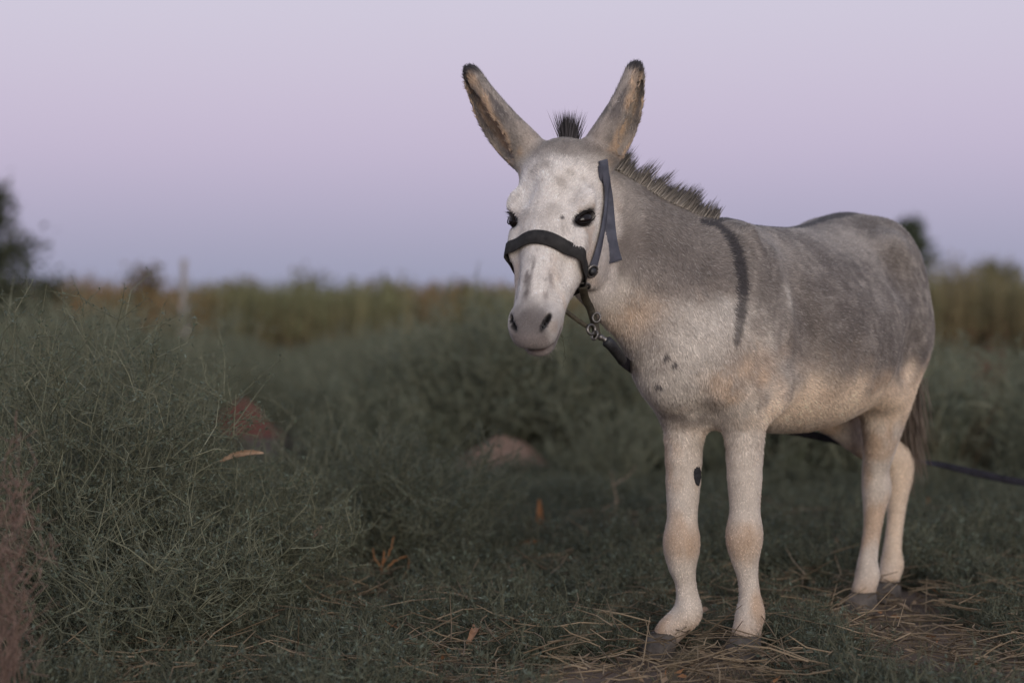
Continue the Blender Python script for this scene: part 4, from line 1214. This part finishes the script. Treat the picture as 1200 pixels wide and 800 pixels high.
halter = tag(empty('halter', tuple(DO), D_YAW), 'dark webbing halter buckled round the donkey\'s head', 'halter')
P, N = [], []
for a in np.linspace(0, 2 * math.pi, 64, endpoint=False):      # noseband: a closed ring round the nose, from the inside of the skin outwards
    c = hd(0, -.02, .255); d = unit(HS * math.sin(a) + HN * math.cos(a) - HA * .22 * math.cos(a) + HA * .06 * math.sin(a))
    h = BTREE.ray_cast(Vector(c), Vector(d))
    if h[0] is not None and h[3] < .2: P.append(np.array(h[0]) + d * .006); N.append(unit(d - HA * (d @ HA)))
P, N = np.array(P), np.array(N)
V, F = ribbon(P, N, .036, .0022, True); mesh_obj('noseband', V, F, m_web, halter, False)
CH = lambda x_, y_, l_=.008: pixel_hit(x_, y_, l_)
# cheek strap up behind the ear, then its loose end hanging down
P, N = lay([(691, 318), (697, 296), (703, 268), (707, 238), (707, 214), (706, 198), (705, 188)], 5, .007)
V, F = ribbon(P, N, .024, .003); mesh_obj('cheek_strap', V, F, m_webb, halter, False)
top = P[-1]
Pw = [to_local(px(x_, y_, Y_)) for x_, y_, Y_ in ((705, 193, 4.545), (708, 206, 4.515), (711, 232, 4.50), (713, 262, 4.495), (716, 288, 4.50), (721, 307, 4.505))]
# keep the loose end just outside the skin
Pc = catmull(Pw, 5); Nc = []
for i in range(len(Pc)):
    Nc.append(dir_local(unit([.35 - .2 * i / len(Pc), -.93, .05])))
    o_ = to_local([0, 0, CAM_H]); d_ = unit(Pc[i] - o_); h = BTREE.ray_cast(Vector(o_), Vector(d_))
    if h[0] is not None: Pc[i] = o_ + d_ * (h[3] - .012)
for _ in range(4): Pc[1:-1] = Pc[1:-1] * .4 + (Pc[:-2] + Pc[2:]) * .3
V, F = ribbon(Pc, Nc, np.interp(np.linspace(0, 1, len(Pc)), (0, .25, 1), (.018, .032, .036)), .003); tag(mesh_obj('strap_end', V, F, m_webb, halter, False), 'loose blue-grey end of the strap hanging down the neck')
# rings and knot at the cheek
p_, n_ = CH(691, 316, .010); V, F = ring(p_, n_, .014, .0035); mesh_obj('buckle', V, F, m_metal, halter)
V, F = ico(p_ + n_ * .002, .011, None, 2, (1.1, .8, 1.0)); mesh_obj('knot', V, F, m_black, halter)
p2, n2 = CH(683, 331, .010); V, F = ring(p2, n2 + HA * .3, .016, .0032); mesh_obj('cheek_ring', V, F, m_metal, halter)
V, F = ico(p2 + HA * .012, .010, None, 2, (1, .9, .8)); mesh_obj('knot', V, F, m_black, halter)
# throat strap, chin strap, snap
W = lambda x_, y_, Y_: to_local(px(x_, y_, Y_))
chn = dir_local([-.1, -1, .1])
Q = catmull([W(683, 337, 4.42), W(686, 350, 4.47), W(692, 362, 4.50), W(697, 380, 4.505), W(700, 395, 4.50)], 5)
V, F = ribbon(Q, np.repeat(chn[None], len(Q), 0), .019, .004); mesh_obj('throat_strap', V, F, m_olive, halter, False)
Q = catmull([W(660, 362, 4.47), W(670, 370, 4.48), W(681, 378, 4.49), W(692, 385, 4.495)], 4)
V, F = ribbon(Q, np.repeat(chn[None], len(Q), 0), .011, .004); mesh_obj('chin_strap', V, F, m_olive, halter, False)
V, F = ring(W(699, 372, 4.490), chn, .011, .0028, sx=.8); mesh_obj('buckle', V, F, m_metal, halter)
V, F = ring(W(693, 386, 4.485), dir_local([.6, -.8, .1]), .0115, .0034); mesh_obj('chin_ring', V, F, m_metal, halter)

lead = tag(empty('lead_strap', tuple(DO), D_YAW), 'dark flat lead clipped to the halter, running behind the donkey to the right', 'lead')
V, F = ring(W(697, 393, 4.483), dir_local([-.5, -.8, .3]), .010, .003, sx=.7); mesh_obj('snap_eye', V, F, m_metal, lead)
Q = catmull([W(700, 394, 4.480), W(706, 396, 4.480), W(712, 400, 4.485)], 5)
V, F = rope(Q, np.interp(np.linspace(0, 1, len(Q)), (0, .3, .6, 1), (.005, .009, .006, .009))); mesh_obj('snap', V, F, m_metal, lead)
Q = catmull([W(709, 398, 4.483), W(716, 404, 4.49), W(723, 413, 4.52), W(729, 422, 4.56)], 5)
V, F = rope(Q, np.interp(np.linspace(0, 1, len(Q)), (0, .08, .5, 1), (.008, .014, .0135, .012)), 10); mesh_obj('sleeve', V, F, m_black, lead)
# the strap itself: round the off side of the breast, along the far flank and out to the right, twisting as it goes
Q = catmull([W(727, 420, 4.55), W(742, 432, 4.68), W(765, 446, 4.86), W(800, 464, 5.12), W(850, 484, 5.38), W(900, 499, 5.56), W(945, 508, 5.70), W(1000, 520, 5.86), W(1065, 538, 6.02), W(1100, 544, 6.12), W(1140, 553, 6.22), W(1180, 562, 6.32), W(1240, 574, 6.5), W(1330, 612, 6.8), W(1420, 662, 6.42)], 6)
tw = np.interp(np.arange(len(Q)), [0, 40, 50, 62, 72, len(Q)], [0, .2, .9, .15, .35, .5])
Nl = np.array([dir_local(unit([.05, -math.cos(t_), math.sin(t_)])) for t_ in tw])
V, F = ribbon(Q, Nl, .025, .0016); mesh_obj('strap', V, F, noise_mat('lead_webbing', (.014, .013, .016), (.028, .026, .033), 30, .85, .4, 400, .1), lead)

# ------------------------------------------------------------------ dry leaves, husks, twigs, weeds
def ground_y(py): return F_PX * CAM_H / (py - HORIZON)
m_orange = noise_mat('orange_dry_leaf', (.22, .095, .035), (.38, .18, .075), 30, .75, .5, 120)
m_husk = noise_mat('pale_husk', (.20, .12, .07), (.42, .30, .21), 25, .75, .5, 120)
m_brown = noise_mat('brown_dry_leaf', (.22, .115, .06), (.36, .20, .115), 30, .8, .5, 120)
def dry_leaf(name, a, b, wid, curl, mat, label, up=(0, -1, .4), cat='dry leaf', grp='dry leaves and husks'):
    """curled leaf of real thickness from point a to point b"""
    a, b = np.asarray(a, float), np.asarray(b, float); ax = unit(b - a); L = np.linalg.norm(b - a)
    upv = np.asarray(up, float); upv = unit(upv - ax * (upv @ ax)); sd_ = np.cross(ax, upv)
    n, m_ = 12, 6; V = []
    for lay_ in (0, 1):
        for i in range(n + 1):
            u = i / n; w = wid * (math.sin(math.pi * min(.06 + u * .92, 1)) ** .6) * (1 + .12 * math.sin(i * 2.3))
            for j in range(m_ + 1):
                v = j / m_ * 2 - 1
                p_ = a + ax * L * u + sd_ * w * .5 * v * math.cos(curl * abs(v)) + upv * (w * .5 * abs(v) * math.sin(curl * abs(v)) + L * .12 * math.sin(math.pi * u) + .04 * L * math.sin(5 * u + a[0] * 9))
                V.append(p_ - upv * .0016 * lay_)
    k = (n + 1) * (m_ + 1); q = lambda i, j, l_: l_ * k + i * (m_ + 1) + j; F = []
    for i in range(n):
        for j in range(m_):
            F.append((q(i, j, 0), q(i+1, j, 0), q(i+1, j+1, 0), q(i, j+1, 0))); F.append((q(i, j, 1), q(i, j+1, 1), q(i+1, j+1, 1), q(i+1, j, 1)))
        F.append((q(i, 0, 0), q(i, 0, 1), q(i+1, 0, 1), q(i+1, 0, 0))); F.append((q(i, m_, 0), q(i+1, m_, 0), q(i+1, m_, 1), q(i, m_, 1)))
    return tag(mesh_obj(name, V, np.array(F), mat), label, cat, grp)
def pxs(*q): return [px(*t) for t in q]
dry_leaf('curled_husk', *pxs((258, 540, 5.10), (309, 530, 5.13)), .026, .9, m_husk, 'long pale curled husk caught in the left shrub', cat='husk')
g = lambda x, y, dz=.02: np.array([px(x, y, ground_y(y))[0], ground_y(y), float(gh(px(x, y, ground_y(y))[0], ground_y(y))) + dz])
def stand(x, yb, yt, lean=0):      # from the ground at row yb up to row yt
    Y = ground_y(yb); a, b = px(x, yb, Y), px(x + lean, yt, Y); dz = np.array([0, 0, max(float(gh(a[0], Y)), 0) + .01]); return a + dz, b + dz
dry_leaf('dry_leaf', *stand(633, 634, 588, -1), .034, .7, m_orange, 'bright orange dry leaf standing upright in the scrub')
dry_leaf('dry_leaf', *pxs((366, 630, 5.35), (377, 616, 5.36)), .020, .6, m_husk, 'small tan leaf in the rounded shrub above the straw tuft')
dry_leaf('dry_leaf', *stand(974, 664, 634, 7), .030, .8, m_brown, 'upright brown leaf, right of its fellow between the fore and hind legs')
dry_leaf('dry_leaf', *stand(940, 630, 645, 24), .030, .8, m_brown, 'flat brown leaf, the left one between the fore and hind legs')
dry_leaf('dry_leaf', *stand(1079, 614, 586, 9), .026, .7, m_orange, 'orange leaf standing in the grass right of the hind legs')
dry_leaf('dry_leaf', g(592, 662, .04), g(640, 655, .06), .022, .8, m_orange, 'long orange leaf lying below the upright one')
dry_leaf('dry_leaf', g(548, 776, .05), g(560, 764, .06), .024, .7, m_brown, 'small red-brown leaf at the bottom, under the dead branch')
dry_leaf('dry_leaf', g(245, 704, .06), g(285, 716, .05), .022, .9, m_husk, 'tan husk lying at the foot of the left shrubs')
dry_leaf('dry_leaf', g(500, 712, .03), g(545, 716, .03), .020, .7, m_brown, 'brown leaf lying flat left of the dead branch')
dry_leaf('dry_leaf', g(785, 762, .05), g(828, 745, .07), .020, .7, m_husk, 'tan husk lying between the two fore hooves')
V, F = ico(g(411, 793, .03), .010, None, 2, (.7, .6, 1.5)); V += rng.normal(0, .0008, V.shape)
tag(mesh_obj('pebble', V, F, noise_mat('pale_stone', (.5, .48, .46), (.66, .64, .62), 60, .8, .4, 120)), 'tiny white pebble at the bottom edge', 'pebble')

def twig(name, chains, mat, label, cat='twig', r0=.003, grp=None, parts=('main_stem', 'side_twig')):
    """branched dry twig: first chain is the stem, the others its side twigs"""
    o = empty(name, tuple(chains[0][0]))
    base = np.asarray(chains[0][0])
    for k, ch in enumerate(chains):
        Q = catmull(np.array(ch), 5) - base; Q[1:-1] += rng.normal(0, .0015, Q[1:-1].shape)
        rr = np.linspace(1, .35, len(Q)) * (r0 if k == 0 else r0 * .65)
        V, F = rope(Q, rr, 6); mesh_obj(parts[0] if k == 0 else parts[1], V, F, mat, o)
    return tag(o, label, cat, grp)
m_twig = noise_mat('bleached_twig', (.20, .145, .095), (.38, .29, .20), 40, .85, .5, 150)
m_rust = noise_mat('rusty_twig', (.17, .085, .045), (.30, .165, .095), 40, .85, .5, 150)
Y1 = ground_y(705)
twig('dead_branch', [pxs((585, 686, Y1), (605, 690, Y1 - .05), (630, 700, Y1 - .1), (655, 718, Y1 - .12)), pxs((605, 690, Y1 - .05), (640, 690, Y1), (680, 680, Y1 + .05)), pxs((612, 692, Y1 - .05), (618, 678, Y1), (614, 660, Y1 + .02)),
     pxs((630, 700, Y1 - .1), (634, 722, Y1 - .12), (628, 745, Y1 - .25)), pxs((592, 687, Y1), (600, 672, Y1), (596, 662, Y1))], m_twig, 'bleached forked dead branch lying in the grass left of the fore legs', r0=.0038)
Y2 = ground_y(625)
twig('dead_branch', [pxs((706, 628, Y2), (718, 612, Y2), (723, 590, Y2), (719, 568, Y2), (716, 552, Y2)), pxs((722, 588, Y2), (700, 600, Y2), (684, 606, Y2)), pxs((719, 568, Y2), (735, 558, Y2), (746, 545, Y2))], m_twig, 'upright crooked dead twig in the scrub just left of the right foreleg', r0=.0045)
Y3 = ground_y(748)
twig('straw_tuft', [pxs((345, 752, Y3), (360, 738, Y3), (372, 722, Y3), (378, 712, Y3)), pxs((350, 748, Y3), (372, 738, Y3), (395, 722, Y3)), pxs((352, 746, Y3), (365, 730, Y3), (366, 712, Y3)), pxs((348, 750, Y3), (340, 735, Y3), (330, 726, Y3)), pxs((356, 744, Y3), (380, 742, Y3 - .05), (392, 735, Y3 - .05)),
     pxs((352, 748, Y3), (358, 726, Y3), (352, 712, Y3))], m_husk, 'pale straw tuft on bare soil below the rounded shrub', 'straw tuft', r0=.0045, parts=('stalk', 'stalk'))
Y4 = ground_y(695)
twig('dried_weed', [pxs((446, 695, Y4), (447, 672, Y4), (450, 645, Y4)), pxs((447, 672, Y4), (462, 658, Y4), (478, 652, Y4), (476, 670, Y4 - .05), (466, 686, Y4 - .08)), pxs((447, 665, Y4), (440, 655, Y4), (437, 642, Y4)), pxs((448, 660, Y4), (458, 645, Y4), (462, 628, Y4)), pxs((447, 680, Y4), (436, 672, Y4), (430, 668, Y4))],
     noise_mat('orange_stem', (.20, .09, .035), (.34, .17, .075), 30, .8, .4, 120), 'orange dried weed at the foot of the rounded shrub', 'dried weed', r0=.006, parts=('stem', 'stem'))
Y5 = ground_y(782)
twig('straw_stalk', [pxs((905, 774, Y5), (960, 772, Y5), (1010, 782, Y5), (1062, 797, Y5))], m_twig, 'long bent straw lying along the bottom right', 'straw', r0=.0028)
twig('straw_stalk', [pxs((893, 778, Y5), (915, 760, Y5 + .1), (935, 752, Y5 + .1), (962, 754, Y5 + .1), (975, 776, Y5 + .1)), pxs((915, 760, Y5 + .1), (925, 768, Y5), (934, 780, Y5))], m_twig, 'arched straw just right of the left fore hoof', 'straw', r0=.0026)
twig('straw_stalk', [pxs((1065, 733, 5.15), (1100, 733, 5.15), (1150, 742, 5.1), (1196, 760, 5.05))], m_twig, 'bleached stalk lying right of the hind hooves', 'straw', r0=.0024)
twig('straw_stalk', [pxs((1165, 672, 6.1), (1172, 678, 6.1), (1200, 676, 6.1), (1225, 672, 6.1))], m_twig, 'pale stalk lying by the right edge', 'straw', r0=.0032)
# stalks close to the lens, out of focus
m_near = noise_mat('faded_stalk', (.09, .075, .045), (.17, .14, .085), 40, .85, .5, 150)
twig('grass_stalk', [[(.052, 2.45, 0), (.048, 2.45, .20), *pxs((652, 790, 2.46), (690, 735, 2.48), (735, 702, 2.50), (790, 690, 2.52))]], m_near, 'blurred arching stalk close to the camera, left of the fore legs', 'stalk', r0=.0022)
twig('grass_stalk', [[(.19, 2.5, 0), *pxs((786, 800, 2.5), (806, 770, 2.51), (830, 740, 2.52), (852, 712, 2.53))], pxs((806, 770, 2.51), (822, 762, 2.51), (836, 748, 2.51))], m_near, 'blurred brown stalk close to the camera, before the fore hooves', 'stalk', r0=.0024)

# dry pinkish weed at the left edge, close to the camera
def weed(name, x, y, h, r, n, seed, mat, label, c0, c1):
    rg = np.random.default_rng(seed); o = empty(name, (x, y, float(gh(x, y))))
    A, B, ra, rb = [], [], [], []
    for k in range(n):
        a = rg.uniform(0, 6.28); q = np.array([math.cos(a) * r * .25 * rg.random(), math.sin(a) * r * .25 * rg.random(), 0.0]); hh = h * rg.uniform(.6, 1.05)
        d = np.array([math.cos(a) * r * rg.random(), math.sin(a) * r * rg.random(), hh]); prev = q
        for i in range(1, 8):
            u = i / 7; p_ = q + d * [u ** 1.3, u ** 1.3, u] + rg.normal(0, .008, 3); A.append(prev); B.append(p_); ra.append(.0022 * (1.1 - u)); rb.append(.0022 * (1.0 - u * .9)); 
            for m_ in range(3 if u > .25 else 0):
                e = p_ + rg.normal(0, .03, 3) + [0, 0, .035]; A.append(p_); B.append(e); ra.append(.0011); rb.append(.0006)
                for w_ in range(3): A.append(p_ + (e - p_) * rg.random()); B.append(A[-1] + rg.normal(0, .012, 3) + [0, 0, .008]); ra.append(.0012); rb.append(.0010)
            prev = p_
    nA = len(A); cc = mix(np.broadcast_to(c0, (nA, 3)), c1, rg.random(nA))
    V, F, C = prisms(A, B, np.array(ra), np.array(rb), cc); mesh_obj('stems', V, F, MAT_STRAW, o, False, C)
    return tag(o, label, 'weed')
weed('dry_weed', -.985, 3.75, .56, .085, 13, 61, None, 'dry pinkish-brown weed at the left edge, close to the camera', np.array([.17, .115, .09]), np.array([.30, .205, .16]))
weed('dry_weed', px(1165, 400, 9.5)[0], 9.5, .72, .10, 16, 62, None, 'blurred rusty dock weed in the field by the right edge', np.array([.13, .06, .04]), np.array([.22, .11, .07]))
# a wisp of chewed grass hanging from the mouth
twig('grass_wisp', [[to_world(hd(.050, -.045, .425)), *pxs((660, 400, 4.37), (661, 420, 4.37), (659, 432, 4.37))], pxs((660, 400, 4.37), (665, 394, 4.37), (668, 402, 4.37)), pxs((660, 392, 4.37), (656, 398, 4.37))], noise_mat('chewed_grass', (.05, .055, .03), (.09, .09, .05), 40, .8), 'thin wisp of grass hanging from the mouth', 'grass wisp', r0=.0011)
